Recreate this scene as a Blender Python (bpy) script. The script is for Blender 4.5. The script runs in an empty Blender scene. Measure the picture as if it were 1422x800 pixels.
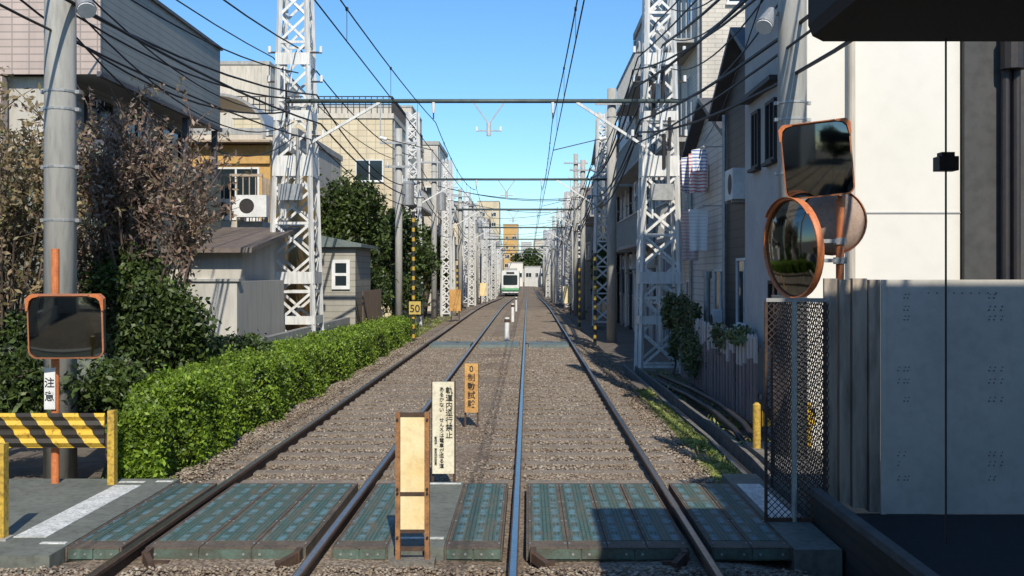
import bpy, math, random
import numpy as np
from mathutils import Vector, Matrix
random.seed(7); rng=np.random.default_rng(7)
scene=bpy.context.scene
col=scene.collection
F=1500.0
def P(u,v,Y): return Vector(((u-733)*Y/F, Y, 2+(380-v)*Y/F))
def zf(Y):
    t=min(1,max(0,(Y-55)/85.0)); return -0.8*t*t*(3-2*t)

# ---------------------------------------------------------------- materials
def newmat(name):
    m=bpy.data.materials.new(name); m.use_nodes=True
    nt=m.node_tree; b=nt.nodes['Principled BSDF']; return m,nt,b
def N(nt,t,**k):
    n=nt.nodes.new(t)
    for a,v in k.items():
        if a in n.inputs.keys(): n.inputs[a].default_value=v
        else: setattr(n,a,v)
    return n
def c4(c): return (c[0],c[1],c[2],1)
def ramp(nt,fac,cols,pos=None,const=False):
    r=nt.nodes.new('ShaderNodeValToRGB'); e=r.color_ramp.elements
    n=len(cols)
    if pos is None: pos=[i/(n-1) for i in range(n)]
    while len(e)<n: e.new(0.5)
    for i in range(n): e[i].position=pos[i]; e[i].color=c4(cols[i])
    if const: r.color_ramp.interpolation='CONSTANT'
    nt.links.new(fac,r.inputs['Fac']); return r.outputs['Color']
def mixc(nt,fac,a,b,mode='MIX'):
    m=nt.nodes.new('ShaderNodeMix'); m.data_type='RGBA'; m.blend_type=mode
    if isinstance(fac,float): m.inputs[0].default_value=fac
    else: nt.links.new(fac,m.inputs[0])
    for s,i in ((a,6),(b,7)):
        if isinstance(s,tuple): m.inputs[i].default_value=c4(s)
        else: nt.links.new(s,m.inputs[i])
    return m.outputs[2]
def pos(nt,sc=(1,1,1)):
    g=nt.nodes.new('ShaderNodeNewGeometry'); mp=nt.nodes.new('ShaderNodeMapping')
    mp.inputs['Scale'].default_value=sc; nt.links.new(g.outputs['Position'],mp.inputs['Vector']); return mp.outputs['Vector']
def wallvec(nt):
    g=nt.nodes.new('ShaderNodeNewGeometry'); s=nt.nodes.new('ShaderNodeSeparateXYZ'); nt.links.new(g.outputs['Position'],s.inputs[0])
    a=nt.nodes.new('ShaderNodeMath'); a.operation='ADD'; nt.links.new(s.outputs[0],a.inputs[0]); nt.links.new(s.outputs[1],a.inputs[1])
    c=nt.nodes.new('ShaderNodeCombineXYZ'); nt.links.new(a.outputs[0],c.inputs[0]); nt.links.new(s.outputs[2],c.inputs[1]); return c.outputs[0],s.outputs[2]
def bumpn(nt,b,h,st=.3,d=.01):
    n=N(nt,'ShaderNodeBump'); n.inputs['Strength'].default_value=st; n.inputs['Distance'].default_value=d
    nt.links.new(h,n.inputs['Height']); nt.links.new(n.outputs[0],b.inputs['Normal'])
def M(name,c1,c2=None,scale=3,rough=.8,metal=0,bump=.2,bs=60,streak=False,dirt=.25):
    m,nt,b=newmat(name)
    if c2 is None: c2=tuple(x*.8 for x in c1)
    v=pos(nt,(1,1,.15) if streak else (1,1,1))
    n=N(nt,'ShaderNodeTexNoise',Scale=scale,Detail=6.0,Roughness=.65); nt.links.new(v,n.inputs['Vector'])
    c=ramp(nt,n.outputs[0],[c1,c2],[.35,.68])
    n3=N(nt,'ShaderNodeTexNoise',Scale=scale*7,Detail=3.0); nt.links.new(v,n3.inputs['Vector'])
    d=ramp(nt,n3.outputs[0],[(1,1,1),(1-dirt,1-dirt,1-dirt)],[.45,.75])
    c=mixc(nt,1.0,c,d,'MULTIPLY')
    nt.links.new(c,b.inputs['Base Color'])
    n2=N(nt,'ShaderNodeTexNoise',Scale=float(bs),Detail=3.0); nt.links.new(pos(nt),n2.inputs['Vector'])
    bumpn(nt,b,n2.outputs[0],bump,.01)
    b.inputs['Roughness'].default_value=rough; b.inputs['Metallic'].default_value=metal
    return m
def Mtile(name,c1,c2,mortar,bw=.2,bh=.07,ms=.006,off=.5,rough=.6,grime=.3):
    m,nt,b=newmat(name); v,z=wallvec(nt)
    br=N(nt,'ShaderNodeTexBrick'); br.offset=off
    nt.links.new(v,br.inputs['Vector'])
    for k,x in (('Color1',c4(c1)),('Color2',c4(c2)),('Mortar',c4(mortar)),('Scale',1.0),('Mortar Size',ms),('Brick Width',bw),('Row Height',bh)): br.inputs[k].default_value=x
    n=N(nt,'ShaderNodeTexNoise',Scale=.8,Detail=6.0,Roughness=.7); nt.links.new(pos(nt,(1,1,.25)),n.inputs['Vector'])
    d=ramp(nt,n.outputs[0],[(1,1,1),(1-grime,)*3],[.4,.75])
    nt.links.new(mixc(nt,1.0,br.outputs[0],d,'MULTIPLY'),b.inputs['Base Color'])
    bumpn(nt,b,br.outputs['Fac'],-.3,.01)
    b.inputs['Roughness'].default_value=rough; return m
def Msiding(name,c1,c2,pitch=.12,rough=.6):
    m,nt,b=newmat(name); v,z=wallvec(nt)
    a=N(nt,'ShaderNodeMath',operation='DIVIDE'); nt.links.new(z,a.inputs[0]); a.inputs[1].default_value=pitch
    f=N(nt,'ShaderNodeMath',operation='FRACT'); nt.links.new(a.outputs[0],f.inputs[0])
    n=N(nt,'ShaderNodeTexNoise',Scale=1.3,Detail=7.0,Roughness=.7); nt.links.new(pos(nt,(1,1,.3)),n.inputs['Vector'])
    c=ramp(nt,n.outputs[0],[c1,c2],[.35,.7])
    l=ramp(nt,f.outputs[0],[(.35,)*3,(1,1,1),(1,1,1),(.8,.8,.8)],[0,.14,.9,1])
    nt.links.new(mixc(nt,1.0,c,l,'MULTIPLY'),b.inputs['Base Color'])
    bumpn(nt,b,f.outputs[0],.5,.02); b.inputs['Roughness'].default_value=rough; return m
def Mleaf(name,cols,rough=.5,trans=.25):
    m,nt,b=newmat(name); g=N(nt,'ShaderNodeNewGeometry')
    n=N(nt,'ShaderNodeTexNoise',Scale=1.6,Detail=3.0); nt.links.new(pos(nt),n.inputs['Vector'])
    c=ramp(nt,g.outputs['Random Per Island'],cols)
    d=ramp(nt,n.outputs[0],[(.6,.6,.6),(1.15,1.15,1.1)],[.35,.65])
    c=mixc(nt,1.0,c,d,'MULTIPLY'); nt.links.new(c,b.inputs['Base Color'])
    b.inputs['Roughness'].default_value=rough
    t=N(nt,'ShaderNodeBsdfTranslucent'); nt.links.new(c,t.inputs['Color'])
    mx=N(nt,'ShaderNodeMixShader'); mx.inputs[0].default_value=trans
    nt.links.new(b.outputs[0],mx.inputs[1]); nt.links.new(t.outputs[0],mx.inputs[2])
    nt.links.new(mx.outputs[0],nt.nodes['Material Output'].inputs['Surface']); return m
def Mplain(name,c,rough=.5,metal=0.0):
    m,nt,b=newmat(name); n=N(nt,'ShaderNodeTexNoise',Scale=9.0,Detail=4.0); nt.links.new(pos(nt),n.inputs['Vector'])
    nt.links.new(ramp(nt,n.outputs[0],[c,tuple(x*.75 for x in c)],[.4,.7]),b.inputs['Base Color'])
    b.inputs['Roughness'].default_value=rough; b.inputs['Metallic'].default_value=metal
    return m

concrete=M('concrete',(.42,.41,.38),(.29,.28,.26),4,.9,bump=.3,streak=True)
dirtyconc=M('mossy dark concrete',(.24,.22,.19),(.13,.12,.10),5,.95,bump=.5,dirt=.5)
polegrey=M('pole concrete',(.44,.43,.39),(.32,.315,.29),3,.85,streak=True)
towerpaint=M('tower paint',(.76,.76,.73),(.58,.58,.56),2.5,.5,0,.1,streak=True,dirt=.3)
towergreen=M('green grey steel paint',(.17,.21,.20),(.11,.14,.135),2.5,.6)
galv=M('galvanised steel',(.46,.46,.45),(.32,.33,.33),8,.45,.5,.1)
darksteel=M('dark steel',(.03,.03,.035),(.05,.04,.035),6,.6,.3)
canopym=M('dark canopy sheet',(.008,.007,.007),(.013,.012,.011),2,.8,0,.1)
blackrub=M('black cable rubber',(.012,.012,.014),(.02,.02,.02),6,.6)
rust=M('rusty steel',(.11,.065,.042),(.055,.036,.027),9,.85,.1,.4)
frameor=M('orange brown frame',(.40,.19,.07),(.17,.08,.04),9,.7,0,.3,dirt=.4)
railtop=M('polished rail head',(.50,.49,.47),(.36,.34,.32),12,.3,1.0,.05)
orange=M('orange mirror paint',(.68,.22,.07),(.5,.15,.06),6,.5)
yellow=M('weathered yellow paint',(.66,.44,.06),(.44,.28,.06),5,.6,dirt=.6)
cream=M('faded cream panel',(.84,.72,.44),(.76,.56,.25),3,.55,dirt=.15)
brownwood=M('brown aged wood',(.20,.14,.10),(.11,.08,.06),6,.85,bump=.5,streak=True)
tanrail=M('light tan rail paint',(.45,.36,.27),(.33,.26,.19),6,.6)
white=M('white paint',(.78,.79,.78),(.64,.65,.64),2,.6,dirt=.12)
roadwhite=M('worn road paint',(.78,.79,.76),(.48,.49,.46),7,.8,dirt=.6)
blackink=Mplain('black ink',(.015,.015,.018),.6)
glassm,nt,b=newmat('window glass'); b.inputs['Base Color'].default_value=(.02,.03,.035,1); b.inputs['Roughness'].default_value=.08
mirrorm,nt,b=newmat('mirror glass'); b.inputs['Metallic'].default_value=1; b.inputs['Base Color'].default_value=(.17,.18,.17,1)
n=N(nt,'ShaderNodeTexNoise',Scale=4.0); nt.links.new(pos(nt),n.inputs['Vector']); nt.links.new(ramp(nt,n.outputs[0],[(.03,)*3,(.10,)*3]),b.inputs['Roughness'])
signyel=M('sign amber paint',(.66,.38,.12),(.48,.24,.07),5,.55,dirt=.4)
tantile=Mtile('tan wall tile',(.52,.42,.37),(.46,.37,.325),(.30,.25,.22),.30,.13,.012,0)
creamtile=Mtile('cream facade tile',(.66,.56,.38),(.60,.50,.33),(.42,.36,.25),.45,.3,.02,0)
beigetile=Mtile('beige brick cladding',(.66,.60,.51),(.58,.53,.45),(.40,.36,.32),.4,.12,.01)
greysiding=Msiding('grey lap siding',(.33,.34,.315),(.26,.27,.255),.13)
greensiding=Msiding('green grey siding',(.23,.25,.20),(.16,.18,.15),.12)
whitesiding=Msiding('pale siding',(.64,.64,.62),(.50,.50,.49),.16)
blackwood=Msiding('dark timber siding',(.10,.09,.085),(.065,.06,.055),.18)
plaster=M('white plaster',(.75,.72,.65),(.70,.67,.60),.6,.9,bump=.1,dirt=.04)
plaster_w=M('beige grey render',(.54,.51,.45),(.44,.42,.37),1.5,.9,streak=True,dirt=.2)
plaster_y=M('ochre plaster',(.62,.38,.13),(.50,.31,.12),1.5,.9)
plaster_g=M('grey stucco',(.52,.51,.49),(.43,.42,.41),1.2,.9,dirt=.1)
plaster_b=M('blue grey stucco',(.44,.47,.50),(.34,.36,.40),1.2,.9,streak=True)
plaster_c=M('beige stucco',(.60,.54,.45),(.48,.44,.37),1.2,.9,streak=True)
roofbrown=M('brown roof metal',(.20,.16,.13),(.13,.10,.085),3,.6)
roofgrey=M('dark grey roof',(.10,.10,.11),(.06,.06,.07),3,.6)
blockm=Mtile('concrete block',(.46,.45,.43),(.40,.39,.37),(.25,.25,.24),.4,.19,.012)
platm=M('shade black platform asphalt',(.012,.012,.013),(.008,.008,.009),6,.95)  # near-black albedo puts the platform's shade into its colour
platbrick=Mtile('shade dark platform brick',(.035,.03,.028),(.025,.022,.02),(.015,.015,.015),.3,.1,.01)  # dark brick colour stands in for shade on the platform face
sheetm=M('grey sheet metal',(.60,.57,.50),(.50,.48,.42),1.6,.65,0,.08,dirt=.12)
slatm=M('stained metal slats',(.58,.49,.38),(.24,.195,.15),2.5,.7,0,.2,streak=True,dirt=.45)
bark=M('bark',(.15,.105,.08),(.09,.065,.05),12,.95,bump=.6)

def stripes_mat():
    m,nt,b=newmat('yellow black hazard stripes')
    g=N(nt,'ShaderNodeNewGeometry'); s=N(nt,'ShaderNodeSeparateXYZ'); nt.links.new(g.outputs['Position'],s.inputs[0])
    a=N(nt,'ShaderNodeMath',operation='MULTIPLY'); nt.links.new(s.outputs[2],a.inputs[0]); a.inputs[1].default_value=.8
    a1=N(nt,'ShaderNodeMath',operation='ADD'); nt.links.new(s.outputs[0],a1.inputs[0]); nt.links.new(a.outputs[0],a1.inputs[1])
    a2=N(nt,'ShaderNodeMath',operation='DIVIDE'); nt.links.new(a1.outputs[0],a2.inputs[0]); a2.inputs[1].default_value=.30
    f=N(nt,'ShaderNodeMath',operation='FRACT'); nt.links.new(a2.outputs[0],f.inputs[0])
    n=N(nt,'ShaderNodeTexNoise',Scale=18.0,Detail=8.0,Roughness=.7); nt.links.new(pos(nt),n.inputs['Vector'])
    c=ramp(nt,f.outputs[0],[(.68,.44,.05),(.03,.025,.02)],[0,.5],True)
    d=ramp(nt,n.outputs[0],[(1,1,1),(.4,.28,.2)],[.54,.68])
    nt.links.new(mixc(nt,1.0,c,d,'MULTIPLY'),b.inputs['Base Color']); b.inputs['Roughness'].default_value=.6; return m
hazard=stripes_mat()
def hazardz():
    m,nt,b=newmat('yellow black bands')
    g=N(nt,'ShaderNodeNewGeometry'); s=N(nt,'ShaderNodeSeparateXYZ'); nt.links.new(g.outputs['Position'],s.inputs[0])
    a2=N(nt,'ShaderNodeMath',operation='DIVIDE'); nt.links.new(s.outputs[2],a2.inputs[0]); a2.inputs[1].default_value=.3
    f=N(nt,'ShaderNodeMath',operation='FRACT'); nt.links.new(a2.outputs[0],f.inputs[0])
    nt.links.new(ramp(nt,f.outputs[0],[(.50,.33,.05),(.03,.03,.03)],[0,.4],True),b.inputs['Base Color']); return m
hazband=hazardz()
def ballast_mat(name):
    m,nt,b=newmat(name)
    v=N(nt,'ShaderNodeTexVoronoi',Scale=40.0); nt.links.new(pos(nt,(1,1,.3)),v.inputs['Vector'])
    s=N(nt,'ShaderNodeSeparateColor'); nt.links.new(v.outputs['Color'],s.inputs[0])
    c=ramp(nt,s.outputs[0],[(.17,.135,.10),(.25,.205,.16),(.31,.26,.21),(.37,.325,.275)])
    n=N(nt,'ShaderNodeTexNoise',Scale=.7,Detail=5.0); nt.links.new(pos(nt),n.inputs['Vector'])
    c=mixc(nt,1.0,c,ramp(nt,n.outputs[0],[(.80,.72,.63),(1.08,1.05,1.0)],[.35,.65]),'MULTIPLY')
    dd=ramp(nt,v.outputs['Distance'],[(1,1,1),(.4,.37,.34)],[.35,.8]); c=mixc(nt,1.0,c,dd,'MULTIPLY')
    nt.links.new(c,b.inputs['Base Color']); b.inputs['Roughness'].default_value=.95
    bumpn(nt,b,v.outputs['Distance'],-.7,.02); return m
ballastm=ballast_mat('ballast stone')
def stone_mat():
    m,nt,b=newmat('loose stone'); g=N(nt,'ShaderNodeNewGeometry')
    c=ramp(nt,g.outputs['Random Per Island'],[(.17,.13,.10),(.25,.205,.16),(.30,.255,.205),(.34,.30,.25),(.43,.39,.335)])
    n=N(nt,'ShaderNodeTexNoise',Scale=.8,Detail=4.0); nt.links.new(pos(nt),n.inputs['Vector'])
    c=mixc(nt,1.0,c,ramp(nt,n.outputs[0],[(.80,.72,.63),(1.06,1.04,1.0)],[.35,.65]),'MULTIPLY')
    nt.links.new(c,b.inputs['Base Color']); b.inputs['Roughness'].default_value=.9; return m
stonem=stone_mat()
asph=M('aged asphalt',(.17,.185,.16),(.125,.135,.118),2.2,.9,bump=.5,bs=140,dirt=.35)
dirtm=M('dirt ground',(.17,.14,.11),(.11,.09,.07),1.2,.95,bump=.6,bs=30,dirt=.4)
def panel_mat():
    m,nt,b=newmat('crossing deck rubber')
    g=N(nt,'ShaderNodeNewGeometry')
    br=N(nt,'ShaderNodeTexBrick'); br.offset=0
    nt.links.new(g.outputs['Position'],br.inputs['Vector'])
    for k,x in (('Color1',c4((.075,.15,.125))),('Color2',c4((.055,.11,.092))),('Mortar',c4((.03,.055,.048))),('Scale',1.0),('Mortar Size',.005),('Brick Width',.03),('Row Height',.06)): br.inputs[k].default_value=x
    br2=N(nt,'ShaderNodeTexBrick'); br2.offset=0; nt.links.new(g.outputs['Position'],br2.inputs['Vector'])
    for k,x in (('Scale',1.0),('Mortar Size',.055),('Mortar Smooth',.3),('Brick Width',.15),('Row Height',.30)): br2.inputs[k].default_value=x
    n=N(nt,'ShaderNodeTexNoise',Scale=4.5,Detail=7.0,Roughness=.75); nt.links.new(pos(nt,(2.4,.35,1)),n.inputs['Vector'])
    c=mixc(nt,ramp(nt,n.outputs[0],[(0,0,0),(.8,.8,.8)],[.45,.66]),br.outputs[0],(.14,.105,.065))
    fac=ramp(nt,br2.outputs['Fac'],[(.7,.7,.7),(0,0,0)],[0,.6])
    n5=N(nt,'ShaderNodeTexNoise',Scale=12.0,Detail=4.0); nt.links.new(pos(nt),n5.inputs['Vector'])
    fac=mixc(nt,1.0,fac,ramp(nt,n5.outputs[0],[(1,1,1),(.25,.25,.25)],[.4,.64]),'MULTIPLY')
    c=mixc(nt,fac,c,(.13,.25,.30))
    nt.links.new(c,b.inputs['Base Color']); b.inputs['Roughness'].default_value=.7
    bumpn(nt,b,br.outputs['Fac'],-.6,.01); return m
panelm=panel_mat()
deckbrown=M('rusty brown deck edge',(.15,.115,.085),(.085,.07,.055),5,.85,0,.4,dirt=.4)
tealsteel=M('teal steel edge',(.11,.17,.14),(.08,.08,.06),6,.7,.1,.3)
wirem,nt,b=newmat('rusted wire mesh'); b.inputs['Base Color'].default_value=(.05,.035,.03,1); b.inputs['Roughness'].default_value=.8
leaf_hedge=Mleaf('hedge leaves',[(.07,.12,.012),(.13,.22,.018),(.21,.34,.028),(.32,.44,.05)])
leaf_dark=Mleaf('dark evergreen leaves',[(.018,.035,.01),(.045,.075,.018),(.08,.12,.03),(.13,.19,.045)])
leaf_purp=Mleaf('dry greyish brown leaves',[(.14,.085,.06),(.24,.155,.115),(.34,.235,.185),(.44,.33,.27),(.15,.14,.07),(.28,.19,.14)])
leaf_brown=Mleaf('dry yellow leaves',[(.26,.18,.09),(.36,.27,.15),(.22,.20,.08),(.46,.35,.22),(.14,.15,.05)])
leaf_ivy=Mleaf('ivy leaves',[(.05,.08,.025),(.10,.15,.05),(.2,.25,.1),(.28,.24,.14)])
grassm=Mleaf('grass blades',[(.11,.16,.03),(.20,.26,.05),(.32,.36,.10),(.38,.34,.18)])
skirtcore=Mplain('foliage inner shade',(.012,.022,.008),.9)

# ---------------------------------------------------------------- mesh builder
import bmesh
class MB:
    def __init__(s): s.v=[];s.f=[];s.m=[];s.mats=[]
    def mi(s,mat):
        if mat not in s.mats: s.mats.append(mat)
        return s.mats.index(mat)
    def add(s,vs,fs,mat):
        o=len(s.v); s.v+= [tuple(q) for q in vs]; k=s.mi(mat)
        for f in fs: s.f.append(tuple(i+o for i in f)); s.m.append(k)
        return s
    def box(s,x0,x1,y0,y1,z0,z1,mat):
        vs=[(x,y,z) for z in (z0,z1) for y in (y0,y1) for x in (x0,x1)]
        return s.add(vs,[(0,2,3,1),(4,5,7,6),(0,1,5,4),(2,6,7,3),(0,4,6,2),(1,3,7,5)],mat)
    def bar(s,p,q,w,mat,t=None):
        p=Vector(p);q=Vector(q);d=(q-p)
        if d.length<1e-6: return s
        d.normalize(); t=t or w
        a=d.cross(Vector((0,0,1)))
        if a.length<1e-3: a=Vector((1,0,0))
        a.normalize(); b=a.cross(d).normalized()
        vs=[c+a*sx*w/2+b*sz*t/2 for c in (p,q) for sx,sz in ((-1,-1),(1,-1),(1,1),(-1,1))]
        return s.add(vs,[(3,2,1,0),(4,5,6,7),(0,1,5,4),(1,2,6,5),(2,3,7,6),(3,0,4,7)],mat)
    def flat(s,p,q,w,nrm,mat,t=.012):
        p=Vector(p);q=Vector(q);d=(q-p).normalized(); nrm=Vector(nrm).normalized(); a=d.cross(nrm).normalized()
        vs=[c+a*sx*w/2+nrm*sz*t/2 for c in (p,q) for sx,sz in ((-1,-1),(1,-1),(1,1),(-1,1))]
        return s.add(vs,[(3,2,1,0),(4,5,6,7),(0,1,5,4),(1,2,6,5),(2,3,7,6),(3,0,4,7)],mat)
    def cyl(s,p,q,r0,mat,r1=None,n=12,cap=True):
        p=Vector(p);q=Vector(q);r1=r0 if r1 is None else r1
        d=(q-p).normalized(); a=d.cross(Vector((0,0,1)))
        if a.length<1e-3: a=Vector((1,0,0))
        a.normalize(); b=a.cross(d)
        vs=[];
        for c,r in((p,r0),(q,r1)):
            for i in range(n):
                t=2*math.pi*i/n; vs.append(c+a*math.cos(t)*r+b*math.sin(t)*r)
        fs=[(i,(i+1)%n,n+(i+1)%n,n+i) for i in range(n)]
        if cap: fs+=[tuple(range(n))[::-1],tuple(range(n,2*n))]
        return s.add(vs,fs,mat)
    def tube(s,pts,r,mat,n=5):
        pts=[Vector(p) for p in pts]; vs=[];fs=[]
        for i,p in enumerate(pts):
            d=(pts[min(i+1,len(pts)-1)]-pts[max(i-1,0)]).normalized()
            a=d.cross(Vector((0,0,1)))
            if a.length<1e-3: a=Vector((1,0,0))
            a.normalize(); b=a.cross(d)
            rr=r if not callable(r) else r(i/(len(pts)-1))
            for k in range(n):
                t=2*math.pi*k/n; vs.append(p+a*math.cos(t)*rr+b*math.sin(t)*rr)
        for i in range(len(pts)-1):
            for k in range(n): fs.append((i*n+k,i*n+(k+1)%n,(i+1)*n+(k+1)%n,(i+1)*n+k))
        fs+=[tuple(range(n))[::-1],tuple(range((len(pts)-1)*n,len(pts)*n))]
        return s.add(vs,fs,mat)
    def prism(s,pts,y0,y1,mat):
        n=len(pts); vs=[(x,y0,z) for x,z in pts]+[(x,y1,z) for x,z in pts]
        return s.add(vs,[tuple(range(n))[::-1],tuple(range(n,2*n))]+[(i,(i+1)%n,n+(i+1)%n,n+i) for i in range(n)],mat)
    def prismx(s,pts,x0,x1,mat):
        n=len(pts); vs=[(x0,y,z) for y,z in pts]+[(x1,y,z) for y,z in pts]
        return s.add(vs,[tuple(range(n))[::-1],tuple(range(n,2*n))]+[(i,(i+1)%n,n+(i+1)%n,n+i) for i in range(n)],mat)
    def lathe(s,prof,mat,n=32):
        vs=[];fs=[]
        for r,y in prof:
            for i in range(n):
                t=2*math.pi*i/n; vs.append((r*math.cos(t),y,r*math.sin(t)))
        for j in range(len(prof)-1):
            for i in range(n): fs.append((j*n+i,j*n+(i+1)%n,(j+1)*n+(i+1)%n,(j+1)*n+i))
        return s.add(vs,fs,mat)
    def xf(s,mat4): s.v=[tuple(mat4@Vector(v)) for v in s.v]; return s
    def mesh(s,name,org=(0,0,0),smooth=False):
        me=bpy.data.meshes.new(name)
        me.from_pydata([(a-org[0],b-org[1],c-org[2]) for a,b,c in s.v],[],s.f)
        for m in s.mats: me.materials.append(m)
        me.polygons.foreach_set('material_index',s.m)
        if smooth: me.polygons.foreach_set('use_smooth',[True]*len(s.f))
        me.update()
        bm=bmesh.new(); bm.from_mesh(me); bmesh.ops.recalc_face_normals(bm,faces=bm.faces); bm.to_mesh(me); bm.free()
        return me
def tag(o,label=None,category=None,group=None,kind=None):
    if label: o['label']=label
    if category: o['category']=category
    if group: o['group']=group
    if kind: o['kind']=kind
    return o
def thing(name,org,label,category,group=None,kind=None):
    o=bpy.data.objects.new(name,None); o.empty_display_size=.2; o.location=org; col.objects.link(o); return tag(o,label,category,group,kind)
def rootorg(p):
    v=Vector((0,0,0))
    while p is not None: v+=p.location; p=p.parent
    return v
def part(name,mb,parent,label=None,smooth=False,org=None,kind=None):
    base=rootorg(parent); og=Vector(org) if org is not None else base
    o=bpy.data.objects.new(name,mb.mesh(name,og,smooth)); o.parent=parent; o.location=og-base; col.objects.link(o)
    return tag(o,label,kind=kind)
def solo(name,mb,org,label,category,group=None,kind=None,smooth=False):
    o=bpy.data.objects.new(name,mb.mesh(name,org,smooth)); o.location=org; col.objects.link(o); return tag(o,label,category,group,kind)
def ground(name,mb,kind='structure'):
    o=bpy.data.objects.new(name,mb.mesh(name)); col.objects.link(o); o['kind']=kind; return o
def text(s,size,loc,parent,mat=blackink,line=.95,name='lettering',rotz=0,sx=1):
    cu=bpy.data.curves.new('t','FONT'); cu.body=s; cu.size=size; cu.align_x='CENTER'; cu.align_y='TOP'; cu.space_line=line; cu.extrude=.001
    cu.offset=size*.008
    o=bpy.data.objects.new('t',cu); col.objects.link(o); bpy.context.view_layer.update()
    me=bpy.data.meshes.new_from_object(o.evaluated_get(bpy.context.evaluated_depsgraph_get()))
    bpy.data.objects.remove(o); me.materials.clear(); me.materials.append(mat)
    t=bpy.data.objects.new(name,me); t.parent=parent; t.location=Vector(loc)-rootorg(parent); t.rotation_euler=(math.pi/2,0,rotz); t.scale=(sx,1,1)
    col.objects.link(t); return t
# ------------------------------------------------------------ leaves
def quads_mesh(name,C,size,mats,elong=1.5,flat=0.0,midx=None):
    n=len(C); a=rng.normal(size=(n,3)); a[:,2]*=(1-flat*.6); a/=np.linalg.norm(a,axis=1)[:,None]
    b=rng.normal(size=(n,3)); b-=a*(a*b).sum(1)[:,None]; b/=np.linalg.norm(b,axis=1)[:,None]
    s=(size*(.6+.8*rng.random(n)))[:,None]
    V=np.empty((n,4,3)); V[:,0]=C-a*s*elong*.5; V[:,1]=C+b*s*.36; V[:,2]=C+a*s*elong*.5; V[:,3]=C-b*s*.36
    me=bpy.data.meshes.new(name); me.vertices.add(n*4); me.vertices.foreach_set('co',V.reshape(-1))
    me.loops.add(n*4); me.loops.foreach_set('vertex_index',np.arange(n*4,dtype=np.int32))
    me.polygons.add(n); me.polygons.foreach_set('loop_start',np.arange(0,n*4,4,dtype=np.int32)); me.polygons.foreach_set('loop_total',np.full(n,4,dtype=np.int32))
    for m in mats: me.materials.append(m)
    if midx is not None: me.polygons.foreach_set('material_index',midx.astype(np.int32))
    me.update(calc_edges=True); return me
def clump_pts(clumps,n):
    w=np.array([c[1][0]*c[1][1]*c[1][2] for c in clumps])**.75; w/=w.sum(); out=[]
    for (c,r),k in zip(clumps,(w*n).astype(int)):
        d=rng.normal(size=(k,3)); d/=np.linalg.norm(d,axis=1)[:,None]
        rad=rng.random(k)**.5*(1+.18*rng.normal(size=k)); out.append(np.array(c)+d*rad[:,None]*np.array(r))
    return np.concatenate(out)
def tree(name,base,clumps,nl,size,lm,label,category='tree',tr=.12,elong=1.6,twigs=26,group=None):
    base=Vector(base); t=thing(name,base,label,category,group)
    mb=MB(); cs=[Vector(c[0]) for c in clumps]; top=sum(cs,Vector())/len(cs)
    fork=base.lerp(top,.45)
    mb.tube([base,base.lerp(fork,.5)+Vector((.05,0,0)),fork],lambda q:tr*(1-.4*q),bark,7)
    for c,r in clumps:
        c=Vector(c); mid=fork.lerp(c,.5)+Vector((random.uniform(-.1,.1),0,-.1))
        mb.tube([fork,mid,c],lambda q:tr*.55*(1-.7*q),bark,5)
        for k in range(max(2,twigs//len(clumps))):
            d=Vector((random.gauss(0,1),random.gauss(0,1),random.gauss(.4,1))).normalized(); e=c+Vector((d.x*r[0],d.y*r[1],d.z*r[2]))*1.05
            mb.tube([c.lerp(mid,random.random()*.5),(c+e)/2+Vector((0,0,.05)),e],lambda q:tr*.15*(1-.8*q)+.003,bark,3)
    part('trunk',mb,t)
    pts=clump_pts([(tuple(c),r) for c,r in clumps],nl)-np.array(base)
    me=quads_mesh('crown',pts,size,[lm] ,elong)
    o=bpy.data.objects.new('crown',me); o.parent=t; col.objects.link(o); return t
def subclumps(c,r,n,s=.5):
    out=[]
    for i in range(n):
        d=Vector((random.gauss(0,1),random.gauss(0,1),random.gauss(0,1))).normalized()*random.uniform(.35,.8)
        k=random.uniform(.7,1.25)*s
        out.append(((c[0]+d.x*r[0],c[1]+d.y*r[1],c[2]+d.z*r[2]),(r[0]*k,r[1]*k,r[2]*k*.8)))
    return out
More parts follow.
